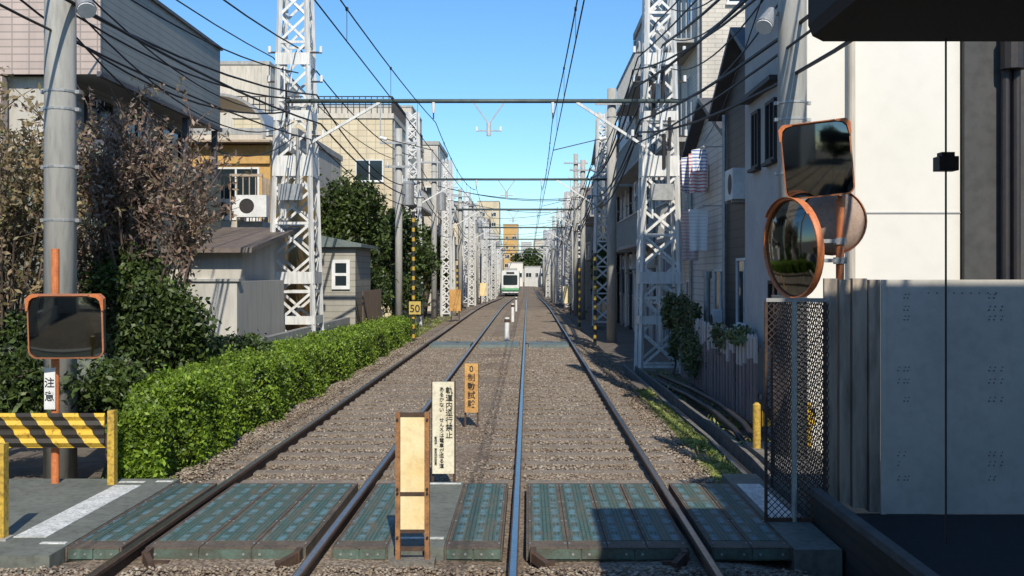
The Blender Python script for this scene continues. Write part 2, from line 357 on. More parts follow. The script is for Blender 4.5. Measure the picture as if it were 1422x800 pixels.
def twig_tree(base,cx,cy,z0,z1,rx,ry,nb,nl,size,lm,label,tr=.09):
    base=Vector(base); t=thing('tree',base,label,'tree'); mb=MB(); C=[]
    fork=Vector((cx,cy,z0+.3)); mb.tube([base,(base+fork)/2,fork],lambda q:tr*(1-.35*q),bark,7)
    for i in range(nb):
        a=random.uniform(0,6.28); q=random.random()**.6
        m=Vector((cx+math.cos(a)*rx*q*.7,cy+math.sin(a)*ry*q*.7,z0+(z1-z0)*random.uniform(.15,.5)))
        e=Vector((cx+math.cos(a)*rx*q*1.05,cy+math.sin(a)*ry*q,m.z+(z1-m.z)*random.uniform(.35,1)*(1-.35*q*q)))
        lo=fork.lerp(m,.5)+Vector((0,0,-.1)); path=[fork,lo,m,(m+e)/2+Vector((random.uniform(-.08,.08),0,.08)),e]
        mb.tube(path,lambda k:tr*.3*(1-k)+.004,bark,4)
        subs=[(path[2],path[3],e)]
        for k in range(9):
            s=m.lerp(e,random.random()); d=Vector((random.gauss(0,.5),random.gauss(0,.5),random.uniform(.2,1.1)))*.62; ee=s+d
            mb.tube([s,s+d*.5+Vector((0,0,.03)),ee],lambda k:.007*(1-k)+.003,bark,3); subs.append((s,s+d*.5,ee))
        for s in subs:
            kk=int(nl/nb/10*random.uniform(.2,1.8))
            for j in range(kk):
                u=random.random()**.8; p=s[0].lerp(s[2],u); g=.03+.04*random.random(); C.append((p.x+random.gauss(0,g),p.y+random.gauss(0,g),p.z+random.gauss(0,g)-.02))
    part('trunk',mb,t)
    o=bpy.data.objects.new('crown',quads_mesh('crown',np.array(C)-np.array(base),size,[lm],1.8)); o.parent=t; col.objects.link(o); return t

# ---------------------------------------------------------------- ground
YS=[-40,-10,0,5,10,15,20,26,32,40,50,55,65,75,85,95,110,125,140,200,300,700]
def sheet(name,x0,x1,ys,dz,mat,kind='structure',nx=1):
    mb=MB(); vs=[];fs=[]
    for y in ys:
        for i in range(nx+1): vs.append((x0+(x1-x0)*i/nx,y,zf(y)+dz))
    w=nx+1
    for j in range(len(ys)-1):
        for i in range(nx): fs.append((j*w+i,j*w+i+1,(j+1)*w+i+1,(j+1)*w+i))
    mb.add(vs,fs,mat); return ground(name,mb,kind)
sheet('ground',-400,400,YS,-.42,dirtm,nx=8)
mb=MB(); vs=[];fs=[]
ys=[y*.5 for y in range(-10,120)]+list(range(60,250,6))
prof=[(-4.15,-.41),(-3.75,-.16),(-3.2,-.115),(-2.9,-.12),(-1.5,-.115),(-.8,-.10),(-.1,-.12),(1.27,-.12),(1.6,-.13),(2.0,-.2),(2.35,-.41)]
for y in ys:
    for k,(x,z) in enumerate(prof):
        j=0 if k in(0,len(prof)-1) else .018
        vs.append((x,y,zf(y)+z+random.uniform(-j,j)))
w=len(prof)
for j in range(len(ys)-1):
    for i in range(w-1): fs.append((j*w+i,j*w+i+1,(j+1)*w+i+1,(j+1)*w+i))
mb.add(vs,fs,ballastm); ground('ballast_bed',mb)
n=130000
Y=5.3+ (36-5.3)*rng.random(n)**1.9; X=-4.0+6.2*rng.random(n)
keep=~((Y>7.7)&(Y<10.55)); X=X[keep];Y=Y[keep]; n=len(X)
edge=np.where(X<-3.7,(-3.7-X)*.65,0)+np.where(X>1.9,(X-1.9)*.5,0)+np.where((X>1.55)&(X<=1.9),.02,0)
Z=-.113-edge+rng.uniform(-.011,.011,n)
Z=np.where((Y<8)&(Y>7),Z+.02,Z)
for rx in (-2.905,-1.535,-.1,1.272): Z=np.where(abs(X-rx)<.07,-9,Z)
base=np.array([(1,0,0),(-1,0,0),(0,1,0),(0,-1,0),(0,0,1),(0,0,-1)],float)
fc=np.array([(0,2,4),(2,1,4),(1,3,4),(3,0,4),(2,0,5),(1,2,5),(3,1,5),(0,3,5)])
sz=.0112*(.6+.9*rng.random(n))*(1+Y/60)
th=rng.random(n)*6.28; B=base[None]*(0.65+.7*rng.random((n,6,3)))
B=B+.25*rng.normal(size=(n,6,3)); c,s_=np.cos(th)[:,None],np.sin(th)[:,None]
bx=B[:,:,0]*c-B[:,:,1]*s_; by=B[:,:,0]*s_+B[:,:,1]*c; B=np.stack([bx*1.3,by*1.1,B[:,:,2]*.65],2)*sz[:,None,None]
V=B+np.stack([X,Y,Z],1)[:,None,:]
V=V[Z>-5]; n=len(V)
me=bpy.data.meshes.new('loose_ballast'); me.vertices.add(n*6); me.vertices.foreach_set('co',V.reshape(-1))
fi=(fc[None]+(np.arange(n)*6)[:,None,None]).reshape(-1).astype(np.int32)
me.loops.add(len(fi)); me.loops.foreach_set('vertex_index',fi); me.polygons.add(n*8)
me.polygons.foreach_set('loop_start',np.arange(0,n*24,3,dtype=np.int32)); me.polygons.foreach_set('loop_total',np.full(n*8,3,dtype=np.int32))
me.materials.append(stonem); me.update(calc_edges=True)
o=bpy.data.objects.new('loose_ballast',me); col.objects.link(o); tag(o,'brown and grey crushed ballast stones between the rails','gravel',kind='stuff')

# tracks
sleeperm=M('weathered sleeper',(.27,.225,.18),(.18,.15,.12),5,.95,bump=.5,dirt=.4)
def track(xa,xb,label):
    t=thing('railway_track',(xa,5,0),label,'railway track','parallel tram tracks')
    for x in (xa,xb):
        mb=MB(); pr=[(-.052,-.155),(.052,-.155),(.052,-.145),(.010,-.125),(.010,-.04),(.031,-.03),(.031,-.004),(.021,0),(-.021,0),(-.031,-.004),(-.031,-.03),(-.010,-.04),(-.010,-.125),(-.052,-.145)]
        yl=[-6,0,4,8,12,20,30,40,50,55,60,65,70,75,80,85,90,95,100,105,110,115,120,125,130,135,140,150,180,240]
        vs=[(x+a,y,zf(y)+b) for y in yl for a,b in pr]; w=len(pr)
        side=[];top=[]
        for j in range(len(yl)-1):
            for i in range(w):
                f=(j*w+i,j*w+(i+1)%w,(j+1)*w+(i+1)%w,(j+1)*w+i)
                (top if i==7 else side).append(f)
        mb.add(vs,side,rust)
        k=mb.mi(railtop)
        for f in top: mb.f.append(f); mb.m.append(k)
        part('rail',mb,t)
    xm=(xa+xb)/2; me=None
    for i in range(98):
        y=5.2+i*.56 if i<4 else 10.9+(i-4)*.56
        if me is None:
            mb=MB().box(-1.02,1.02,-.085,.085,-.16,-.093,sleeperm); me=mb.mesh('sleeper')
        o=bpy.data.objects.new('sleeper',me); o.parent=t; o.location=Vector((xm,y,zf(y)-.006))-t.location; col.objects.link(o)
    return t
track(-2.905,-1.535,'steel rails of one tram track on brown ballast')
track(-.1,1.272,'tram track with shiny rail heads on ballast')

# ---------------------------------------------------------------- crossing
y0,y1=7.98,10.4
mb=MB(); mb.box(-14,-3.42,7.72,10.62,-.4,-.016,asph); ground('road',mb)
mb=MB(); mb.box(1.955,2.30,7.9,10.9,-.4,-.02,asph); mb.box(2.46,3.4,9.1,10.9,-.4,-.02,asph); ground('footpath',mb)
mb=MB(); mb.box(-14,-3.95,7.5,7.715,-.4,.02,concrete); ground('road_kerb',mb)
mb=MB(); mb.box(-1.03,-.62,y0-.02,y1+.05,-.2,-.016,asph); ground('road_infill',mb)
mb=MB(); mb.box(-3.93,-3.68,8.25,10.28,-.016,-.011,roadwhite); ground('stop_line',mb)
mb=MB(); mb.box(2.0,2.22,8.9,10.35,-.02,-.014,roadwhite); ground('stop_line',mb)
mb=MB()
for (a,b,yy) in [(-3.64,-3.45,8.05),(-3.60,-3.44,10.45),(-3.95,-3.70,10.42),(-1.0,-.64,8.2),(-1.0,-.64,10.34)]:
    mb.box(a,b,yy,yy+.05,-.016,-.0105,roadwhite)
ground('edge_line',mb)
def deck(x0,x1,cols,label,ya=y0,yb=y1):
    t=thing('crossing_deck',((x0+x1)/2,ya,-.12),label,'crossing deck','rubber deck panels between the rails')
    mb=MB(); mb.box(x0,x1,ya,yb,-.12,-.034,tealsteel)
    mb.box(x0,x1,yb,yb+.025,-.12,-.022,deckbrown)
    mb.box(x0-.012,x0,ya-.01,yb+.025,-.12,-.021,deckbrown); mb.box(x1,x1+.012,ya-.01,yb+.025,-.12,-.021,deckbrown)
    nb=max(2,int((x1-x0)/.3))
    wd2=(x1-x0)/nb
    for i in range(nb):
        mb.box(x0+i*wd2+.006,x0+(i+1)*wd2-.006,ya-.015,ya,-.105,-.034,tealsteel)
        for q in (.06,wd2-.06):
            x=x0+i*wd2+q; mb.cyl((x,ya-.022,-.07),(x,ya-.015,-.07),.010,galv,n=8)
    part('frame',mb,t)
    wd=(x1-x0)/cols
    for i in range(cols):
        m2=MB(); a=x0+i*wd+.004; b=x0+(i+1)*wd-.004
        m2.box(a,b,ya-.012,yb-.005,-.033,-.022,deckbrown)
        m2.box(a+.022,b-.022,ya+.2,yb-.04,-.022,-.018,panelm)
        for q in (a+.012,b-.012):
            for yy in np.linspace(ya+.12,yb-.1,4): m2.cyl((q,yy,-.022),(q,yy,-.018),.008,galv,n=8)
        part('deck_panel',m2,t)
    return t
deck(-2.81,-1.65,3,'green and brown riveted deck panels inside the rails')
deck(.0,1.18,4,'four worn green deck panels between shiny rails')
deck(-3.40,-3.01,1,'single worn deck panel beside the outer rail')
deck(-1.44,-1.045,1,'narrow green deck panel next to the rail')
deck(-.605,-.20,1,'narrow brown deck panel beside the inner rail')
deck(1.37,1.94,2,'green deck panels beside the shaded footpath')
for x,s in ((-2.78,1),(-1.68,-1),(.04,1),(1.14,-1)):
    mb=MB()
    mb.bar((x,y0-.02,-.055),(x,y0-.14,-.06),.045,rust,.08); mb.bar((x,y0-.12,-.06),(x+.10*s,y0-.30,-.09),.045,rust,.07)
    mb.bar((x-.02*s,y0-.1,-.11),(x+.16*s,y0-.1,-.11),.05,rust,.03)
    solo('guard_rail_end',mb,(x,y0-.2,-.12),'rusty flared guard rail end beside the rail','guard rail','flared guard rail ends')
mb=MB()
for x0,x1 in ((-2.8,-1.64),(-1.4,-.24),(.02,1.16)):
    for k in range(4): mb.box(x0,x1,30.6+k*.42,30.99+k*.42,-.12,-.02,towergreen)
solo('crossing_planks',mb,(-.8,31,-.12),'green painted inspection planks laid across the tracks','planks',kind='stuff')

# ---------------------------------------------------------------- median signs
t=thing('lane_marker_post',(-.835,7.8,-.1),'orange brown framed marker post with faded cream panels','marker post')
mb=MB(); mb.box(-.99,-.67,7.72,7.90,-.14,-.06,dirtyconc); part('base',mb,t)
x0,x1=-.955,-.71; zt=1.0
mb=MB()
for x in (x0,x1-.034): mb.box(x,x+.034,7.78,7.83,-.06,zt,frameor)
for z in (zt-.03,.40,.13,.0): mb.box(x0+.034,x1-.034,7.782,7.828,z,z+.025,rust)
for z in (zt-.05,.45,.42,.10):
    for x in (x0+.015,x1-.015): mb.cyl((x,7.765,z),(x,7.78,z),.009,darksteel,n=6)
part('frame',mb,t)
for z0,z1 in ((.155,.40),(.425,.97)):
    mb=MB(); mb.box(x0+.036,x1-.036,7.79,7.815,z0,z1,cream); part('panel',mb,t)
t=thing('warning_sign',(-.82,10.5,-.05),'white vertical warning board with black writing between the tracks','sign')
mb=MB()
for x in (-.925,-.715): mb.box(x-.012,x+.012,10.5,10.53,-.12,.95,rust)
part('post',mb,t,kind='stuff')
mb=MB(); mb.box(-.925,-.715,10.47,10.495,.06,.95,M('aged cream sign face',(.78,.73,.56),(.68,.60,.42),4,.5,dirt=.25)); part('board',mb,t)
text('\n'.join('軌道内通行禁止'),.072,(-.762,10.465,.90),t,line=1.0)
text('\n'.join('あるかない　せんろは電車が通る道'),.048,(-.835,10.465,.90),t,line=1.03)
text('\n'.join('警視庁　東京都交通局'),.028,(-.893,10.465,.42),t,line=1.0)
t=thing('brake_test_sign',(-.77,14.8,-.05),'amber vertical brake test board with dark writing on ballast','sign')
mb=MB(); mb.box(-.87,-.845,14.8,14.83,-.12,.77,rust); mb.box(-.70,-.675,14.8,14.83,-.12,.77,rust); part('post',mb,t,kind='stuff')
mb=MB(); mb.box(-.865,-.68,14.77,14.795,.10,.77,signyel); part('board',mb,t)
text('\n'.join('0制動試験'),.112,(-.772,14.765,.75),t,line=1.08)
for (x,y,h,w) in ((-.63,32.6,.68,.075),(-.66,47,.7,.07),(-.65,60,.7,.06)):
    mb=MB(); mb.cyl((x,y,-.1),(x,y,h),w,white,n=10); mb.cyl((x,y,h-.15),(x,y,h-.05),w*1.05,rust,n=10)
    solo('marker_post',mb,(x,y,-.1),'short white marker post between the two tracks','post','white marker posts')

# ---------------------------------------------------------------- mirrors
def rrect(w,h,r,n=6):
    pts=[]
    for cx,cz,a0 in ((w/2-r,h/2-r,0),(-w/2+r,h/2-r,90),(-w/2+r,-h/2+r,180),(w/2-r,-h/2+r,270)):
        for i in range(n+1):
            a=math.radians(a0+90*i/n); pts.append((cx+r*math.cos(a),cz+r*math.sin(a)))
    return pts
rimm=M('mirror rim faded orange',(.52,.20,.09),(.36,.15,.08),7,.6)
def rect_mirror(t,c,w,h,yaw,roll,pitch=0):
    X=Matrix.Translation(c)@Matrix.Rotation(yaw,4,'Z')@Matrix.Rotation(pitch,4,'X')@Matrix.Rotation(roll,4,'Y')
    P1=rrect(w,h,.08); P2=rrect(w-.026,h-.026,.067)
    hub=bpy.data.objects.new('mirror',MB().prism(P1,.0,.07,darksteel).xf(X).mesh('mirror',c)); hub.parent=t; hub.location=Vector(c)-t.location; col.objects.link(hub)
    mb=MB(); n=len(P1)
    vs=[(x,-.03,z) for x,z in P1]+[(x,-.035,z) for x,z in P2]+[(x,-.001,z) for x,z in P1]+[(x,-.012,z) for x,z in P2]
    fs=[(i,(i+1)%n,n+(i+1)%n,n+i) for i in range(n)]+[(i,(i+1)%n,2*n+(i+1)%n,2*n+i) for i in range(n)]+[(n+i,n+(i+1)%n,3*n+(i+1)%n,3*n+i) for i in range(n)]
    mb.add(vs,fs,rimm)
    part('rim',mb.xf(X),hub)
    for sx in (-1,1):
        mb=MB()
        mb.prism([(sx*(w/2+.008),h/2-.14),(sx*(w/2+.010),h/2-.03),(sx*(w/2-.03),h/2+.010),(sx*(w/2-.12),h/2+.010),(sx*(w/2-.11),h/2-.006),(sx*(w/2-.055),h/2-.020),(sx*(w/2-.025),h/2-.05),(sx*(w/2-.008),h/2-.14)],-.05,.05,orange)
        part('corner_guard',mb.xf(X),hub)
    mb=MB(); mb.box(-w/2+.122,w/2-.122,-.06,.05,h/2+.001,h/2+.010,rimm); part('visor',mb.xf(X),hub)
    mb=MB(); vs=[];fs=[]; G=14; a=w-.028;b=h-.028
    for j in range(G+1):
        for i in range(G+1):
            x=-a/2+a*i/G; z=-b/2+b*j/G; q=(2*x/a)**2*.5+(2*z/b)**2*.5
            vs.append((x*(1-.06*abs(2*z/b)**6),-.014-.035*(1-q),z*(1-.06*abs(2*x/a)**6)))
    for j in range(G):
        for i in range(G): fs.append((j*(G+1)+i,j*(G+1)+i+1,(j+1)*(G+1)+i+1,(j+1)*(G+1)+i))
    mb.add(vs,fs,mirrorm); part('mirror_glass',mb.xf(X),hub,smooth=True)
def round_mirror(t,c,R,yaw,pitch=0,backmat=orange,visor=True):
    X=Matrix.Translation(c)@Matrix.Rotation(yaw,4,'Z')@Matrix.Rotation(pitch,4,'X')
    hub=bpy.data.objects.new('mirror',MB().lathe([(.001,.10),(R*.3,.095),(R*.7,.07),(R*.95,.03),(R,0)],backmat,36).xf(X).mesh('mirror',c,True)); hub.parent=t; hub.location=Vector(c)-t.location; col.objects.link(hub)
    mb=MB().lathe([(R+.008,.03),(R+.012,-.03),(R+.006,-.038),(R-.010,-.034),(R-.012,-.01)],orange,36); part('rim',mb.xf(X),hub,smooth=True)
    mb=MB().lathe([(R-.009,-.012),(R*.75,-.045),(R*.5,-.07),(R*.25,-.085),(.001,-.09)],mirrorm,36); part('mirror_glass',mb.xf(X),hub,smooth=True)
    if visor:
        mb=MB(); vs=[];fs=[];k=14
        for i in range(k+1):
            a=math.radians(40+100*i/k)
            for yy,rr in ((-.02,R+.014),(-.06,R+.018)): vs.append((rr*math.cos(a),yy,rr*math.sin(a)))
        for i in range(k): fs.append((2*i,2*i+1,2*i+3,2*i+2))
        mb.add(vs,fs,orange); part('visor',mb.xf(X),hub)
t=thing('traffic_mirror',(-4.55,10.4,-.05),'rectangular convex traffic mirror on orange pole beside the barrier','traffic mirror')
mb=MB(); mb.cyl((-4.55,10.4,-.1),(-4.55,10.4,2.24),.038,orange,n=14); mb.bar((-4.55,10.36,1.5),(-4.45,10.28,1.5),.05,galv); part('pole',mb,t)
rect_mirror(t,P(92,454,10.2),.68,.60,math.radians(8),0,math.radians(6))
mb=MB(); mb.box(-4.63,-4.525,10.34,10.352,.70,1.10,white); part('notice_plate',mb,t)
text('注\n意',.10,(-4.578,10.335,1.0),t,line=1.3)
t=thing('traffic_mirror',(2.89,10,-.05),'orange pole carrying one rectangular and two round mirrors','traffic mirror')
mb=MB(); mb.cyl((2.89,10,-.1),(2.89,10,2.72),.038,orange,n=14); part('pole',mb,t)
for z in (2.12,2.3):
    mb=MB(); mb.bar((2.89,9.97,z),(2.55,9.93,z),.035,galv); mb.box(2.84,2.94,9.95,10.05,z-.03,z+.03,galv); part('bracket',mb,t)
mb=MB(); mb.bar((2.89,10,2.68),(2.72,9.97,2.85),.04,galv); part('bracket',mb,t)
rect_mirror(t,P(1135,222,9.9),.62,.68,math.radians(-16),math.radians(-5),math.radians(7))
round_mirror(t,P(1101,345,9.9),.455,math.radians(-72),math.radians(4),galv)
round_mirror(t,P(1155,308,10.25),.31,math.radians(155),0,M('faded orange mirror back',(.42,.30,.23),(.33,.24,.19),6,.6),False)

# ---------------------------------------------------------------- barriers
def barrier(xa,xb,y,label):
    t=thing('guard_barrier',(xb,y,-.02),label,'barrier','striped guard barriers')
    for x in np.arange(xb,xa,-1.4):
        mb=MB(); mb.box(x-.032,x+.032,y-.045,y+.045,-.05,.69,yellow); part('post',mb,t)
    mb=MB()
    for z in (.35,.52):
        p=[(y-.06,z),(y-.09,z+.04),(y-.07,z+.08),(y-.09,z+.12),(y-.06,z+.15),(y-.052,z+.15),(y-.052,z)]
        mb.prismx(p,xa,xb-.05,hazard)
    mb.box(xa,xb-.05,y-.056,y-.05,.34,.66,hazard)
    part('rail',mb,t)
barrier(-9,-3.98,10.35,'yellow and black striped guard barrier beside the hedge')
mb=MB(); mb.box(-4.045,-3.96,8.16,8.24,-.05,.71,yellow); mb.box(-4.08,-3.93,8.13,8.27,-.03,.0,concrete); solo('guard_post',mb,(-4,8.2,-.03),'stocky yellow steel guard post at the path edge','post')
mb=MB(); mb.box(2.80,3.55,11.0,14.0,-.42,-.18,dirtyconc); ground('footpath_slab',mb)
t=thing('guard_barrier',(2.86,13.5,-.18),'yellow and black guard barrier behind the mesh fence','barrier','striped guard barriers')
for x in (2.86,3.5):
    mb=MB(); mb.cyl((x,13.5,-.2),(x,13.5,.36),.05,yellow,n=12); mb.cyl((x,13.5,.36),(x,13.5,.39),.05,yellow,r1=.02,n=12); part('post',mb,t)
mb=MB(); mb.box(2.92,3.58,13.44,13.48,.10,.32,hazard); part('rail',mb,t)

# ---------------------------------------------------------------- hedge
def hedge():
    n=105000; ya,yb=10.75,36.0
    Yh=ya+(yb-ya)*rng.random(n)**1.8
    def ztop(y): return (.76-.010*np.clip(y-12,0,30)+.03*np.sin(y*1.7)+.025*np.sin(y*4.1+2)+.02*np.sin(y*9))*np.clip(.72+(y-ya)*.25,0,1)
    k=rng.random(n)
    xr=-3.68+.08*np.sin(Yh*2.1)+.05*np.sin(Yh*5.3+1)
    xl=-4.1-.65*np.clip((Yh-ya)/3.5,0,1)
    zt=ztop(Yh)
    u=rng.random(n)
    top=k<.42; right=(k>=.42)&(k<.8); left=k>=.8
    X=np.where(top,xl+(xr-xl)*u,np.where(right,xr,xl)); Zb=-.3
    Z=np.where(top,zt,Zb+(zt-Zb)*u)
    ex=np.clip((np.abs(X-(xr+xl)/2)/((xr-xl)/2)),0,1); Z=np.where(top,Z-.14*ex**5,Z)
    hz=np.clip((Z-Zb)/(zt-Zb),0,1); X=np.where(right,X-.17*hz**5-.05*(1-hz),X); X=np.where(left,X+.15*hz**4,X)
    m=rng.random(n)<.05; Yh=np.where(m,ya+.05*rng.random(n),Yh); X=np.where(m,-4.15+.5*rng.random(n),X); Z=np.where(m,Zb+.8*rng.random(n),Z)
    lump=.05*np.sin(X*9+Yh*3)*np.sin(Yh*7+Z*8)
    spr=np.where(rng.random(n)<.05,.08,.03)
    C=np.stack([X+lump+spr*rng.normal(size=n),Yh+.04*rng.normal(size=n),Z+lump+spr*rng.normal(size=n)],1)
    me=quads_mesh('foliage',C-np.array((-4.2,10.8,-.3)),.037,[leaf_hedge],1.4)
    t=thing('hedge',(-4.2,10.8,-.3),'long bright green clipped hedge along the ballast','hedge')
    o=bpy.data.objects.new('foliage',me); o.parent=t; col.objects.link(o)
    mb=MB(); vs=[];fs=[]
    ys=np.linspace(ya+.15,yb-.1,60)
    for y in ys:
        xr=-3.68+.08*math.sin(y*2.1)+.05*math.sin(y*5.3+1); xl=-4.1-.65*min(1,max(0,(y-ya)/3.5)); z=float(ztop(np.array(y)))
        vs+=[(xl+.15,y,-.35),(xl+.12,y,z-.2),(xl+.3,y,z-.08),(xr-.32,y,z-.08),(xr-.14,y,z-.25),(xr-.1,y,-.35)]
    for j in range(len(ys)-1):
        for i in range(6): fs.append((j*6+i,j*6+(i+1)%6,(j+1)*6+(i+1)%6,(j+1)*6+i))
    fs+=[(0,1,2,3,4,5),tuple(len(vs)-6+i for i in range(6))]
    mb.add(vs,fs,skirtcore); part('inner_shade_core',mb,t)  # solid dark core, the hedge's inner shade put into its colour
hedge()
def grass(name,x0,x1,ya,yb,n,h,label,zb=-.2,mat=grassm,pw=1.6,thr=-.7,s=.04):
    Yg=ya+(yb-ya)*rng.random(n)**pw; Xg=x0+(x1-x0)*rng.random(n); keep=(np.sin(Yg*2.3)+np.sin(Xg*9+Yg*.9)+rng.normal(size=n)*.8)>thr
    Yg=Yg[keep];Xg=Xg[keep]; n=len(Xg)
    C=np.stack([Xg,Yg,zb+rng.random(n)*h],1); me=quads_mesh(name,C,s,[mat],2.2)
    o=bpy.data.objects.new(name,me); col.objects.link(o); tag(o,label,'grass',kind='stuff')
mb=MB(); mb.box(1.95,2.30,10.95,22,-.4,-.19,dirtm); ground('verge',mb)
grass('grass',1.93,2.27,11.0,20,13000,.05,'lime green weedy strip beside the ballast edge',-.18,thr=-.3,s=.035)
grass('grass',-4.0,-3.62,11,38,2500,.06,'sparse weeds at the hedge foot',-.25)
grass('grass',-5.2,-3.5,38,60,7000,.16,'green weeds beside the track',-.35)
grass('grass',2.75,3.4,14,26,2500,.12,'dry weeds beside the drain',-.4,thr=.3)
mb=MB()
def kerbline(pts,w,h):
    for i in range(len(pts)-1): mb.bar(pts[i],pts[i+1],w,dirtyconc,h)
kerbline([(2.36,10.95,-.30),(2.38,12.5,-.30),(2.42,14.5,-.30),(2.36,18,-.30),(2.3,26,-.30)],.055,.24); kerbline([(2.66,11.3,-.34),(2.74,13,-.33),(2.76,15,-.32),(2.70,18,-.32),(2.6,26,-.32)],.055,.20)
ground('drain_kerb',mb)
mb=MB(); mb.box(2.45,2.66,11,26,-.415,-.37,M('dark drain bed',(.03,.027,.022),(.02,.018,.015),4,.7)); ground('drain_bed',mb)  # near-black bed between the kerbs
for dx,z in ((0,-.25),(.12,-.15)):
    mb=MB(); mb.tube([(2.9+dx,14.1,z-.1),(2.98+dx,15.5,z),(3.0+dx,17.5,z+.03),(2.95+dx,20,z),(2.8+dx,24,z-.1)],.045,darksteel,8); solo('drain_pipe',mb,(2.9+dx,14,z),'black pipe curving along the fence foot','pipe','pipes beside the fence',smooth=True)

# ---------------------------------------------------------------- vegetation left
twig_tree((-5.7,15.2,-.4),-5.55,15.2,.9,4.8,1.15,.9,50,12500,.050,leaf_purp,'tree with sparse dry greyish brown leaves and bare twigs')
tree('shrub',(-5.3,14.6,-.4),subclumps((-5.3,14.9,1.4),(1.0,.7,1.0),9,.5),17000,.06,leaf_dark,'dark green leafy shrub under the dry tree','shrub',.07)
twig_tree((-6.9,14.0,-.4),-6.75,14.0,.6,4.5,.95,.8,40,8500,.052,leaf_brown,'thin tree with dry yellow brown leaves',.07)
tree('shrub',(-6.9,13.9,-.4),subclumps((-6.8,13.9,1.2),(.8,.6,.8),7,.45),6500,.056,leaf_dark,'dark green shrub below the thin dry tree','shrub',.06)
tree('shrub',(-6.3,12.2,-.4),subclumps((-6.2,12.3,.7),(1.2,.6,.6),8,.5),12000,.056,leaf_dark,'dense dark evergreen shrub behind the barrier','shrub',.05)
tree('shrub',(-4.9,12.5,-.4),subclumps((-4.9,12.6,.4),(.5,.5,.5),6,.55),8000,.052,leaf_dark,'low dark shrub beside the concrete pole','shrub',.05)
tree('shrub',(-5.3,17.8,-.4),subclumps((-5.2,17.8,.6),(.7,1.6,.6),7,.5),8000,.06,leaf_dark,'dark shrub between tree and hedge','shrub',.05)
tree('tree',(-6.1,36.5,-.4),subclumps((-6.0,36.5,3.5),(1.4,1.3,2.2),14,.45)+[((-5.9,36,1.6),(1.3,1,1.2))],19000,.11,leaf_dark,'large dark evergreen tree behind the wooden shed','tree',.18)
tree('tree',(-5.4,45,-.4),subclumps((-5.3,45,2.8),(1.4,1.5,1.9),12,.45)+[((-5.2,44,1.2),(1.1,1,1))],13000,.13,leaf_dark,'dense dark green tree beside the line','tree',.18)
tree('tree',(-5.8,60,-.5),subclumps((-5.6,60,2.6),(1.5,1.5,1.9),9,.5),6000,.18,leaf_dark,'round green tree near distant poles','tree',.18)
tree('tree',(4.2,52,-.5),subclumps((3.6,52,2.0),(.7,2,1.5),8,.5),5000,.16,leaf_dark,'small green tree against grey houses','tree',.12)
tree('ivy_plant',(3.4,19.6,-.3),subclumps((3.35,22.5,1.05),(.32,.9,.55),8,.5)+[((3.4,17.2,1.0),(.2,.7,.16)),((3.35,18.8,.9),(.15,.7,.22)),((3.3,21.5,.4),(.25,.8,.45))],6500,.055,leaf_ivy,'ivy and leafy plant climbing over the picket fence','plant',.03)
tree('plant',(3.3,24.5,-.3),subclumps((3.35,24.6,.8),(.3,.6,.8),6,.5),3500,.07,leaf_ivy,'leafy green plant at the tower foot','plant',.03)
tree('shrub',(3.9,19,-.4),subclumps((3.85,19.2,.2),(.22,2.2,.5),9,.5),5000,.06,leaf_dark,'dark shrubs added behind the picket fence to darken its gaps','shrub',.04)  # added as a dark backing for the gaps between pickets

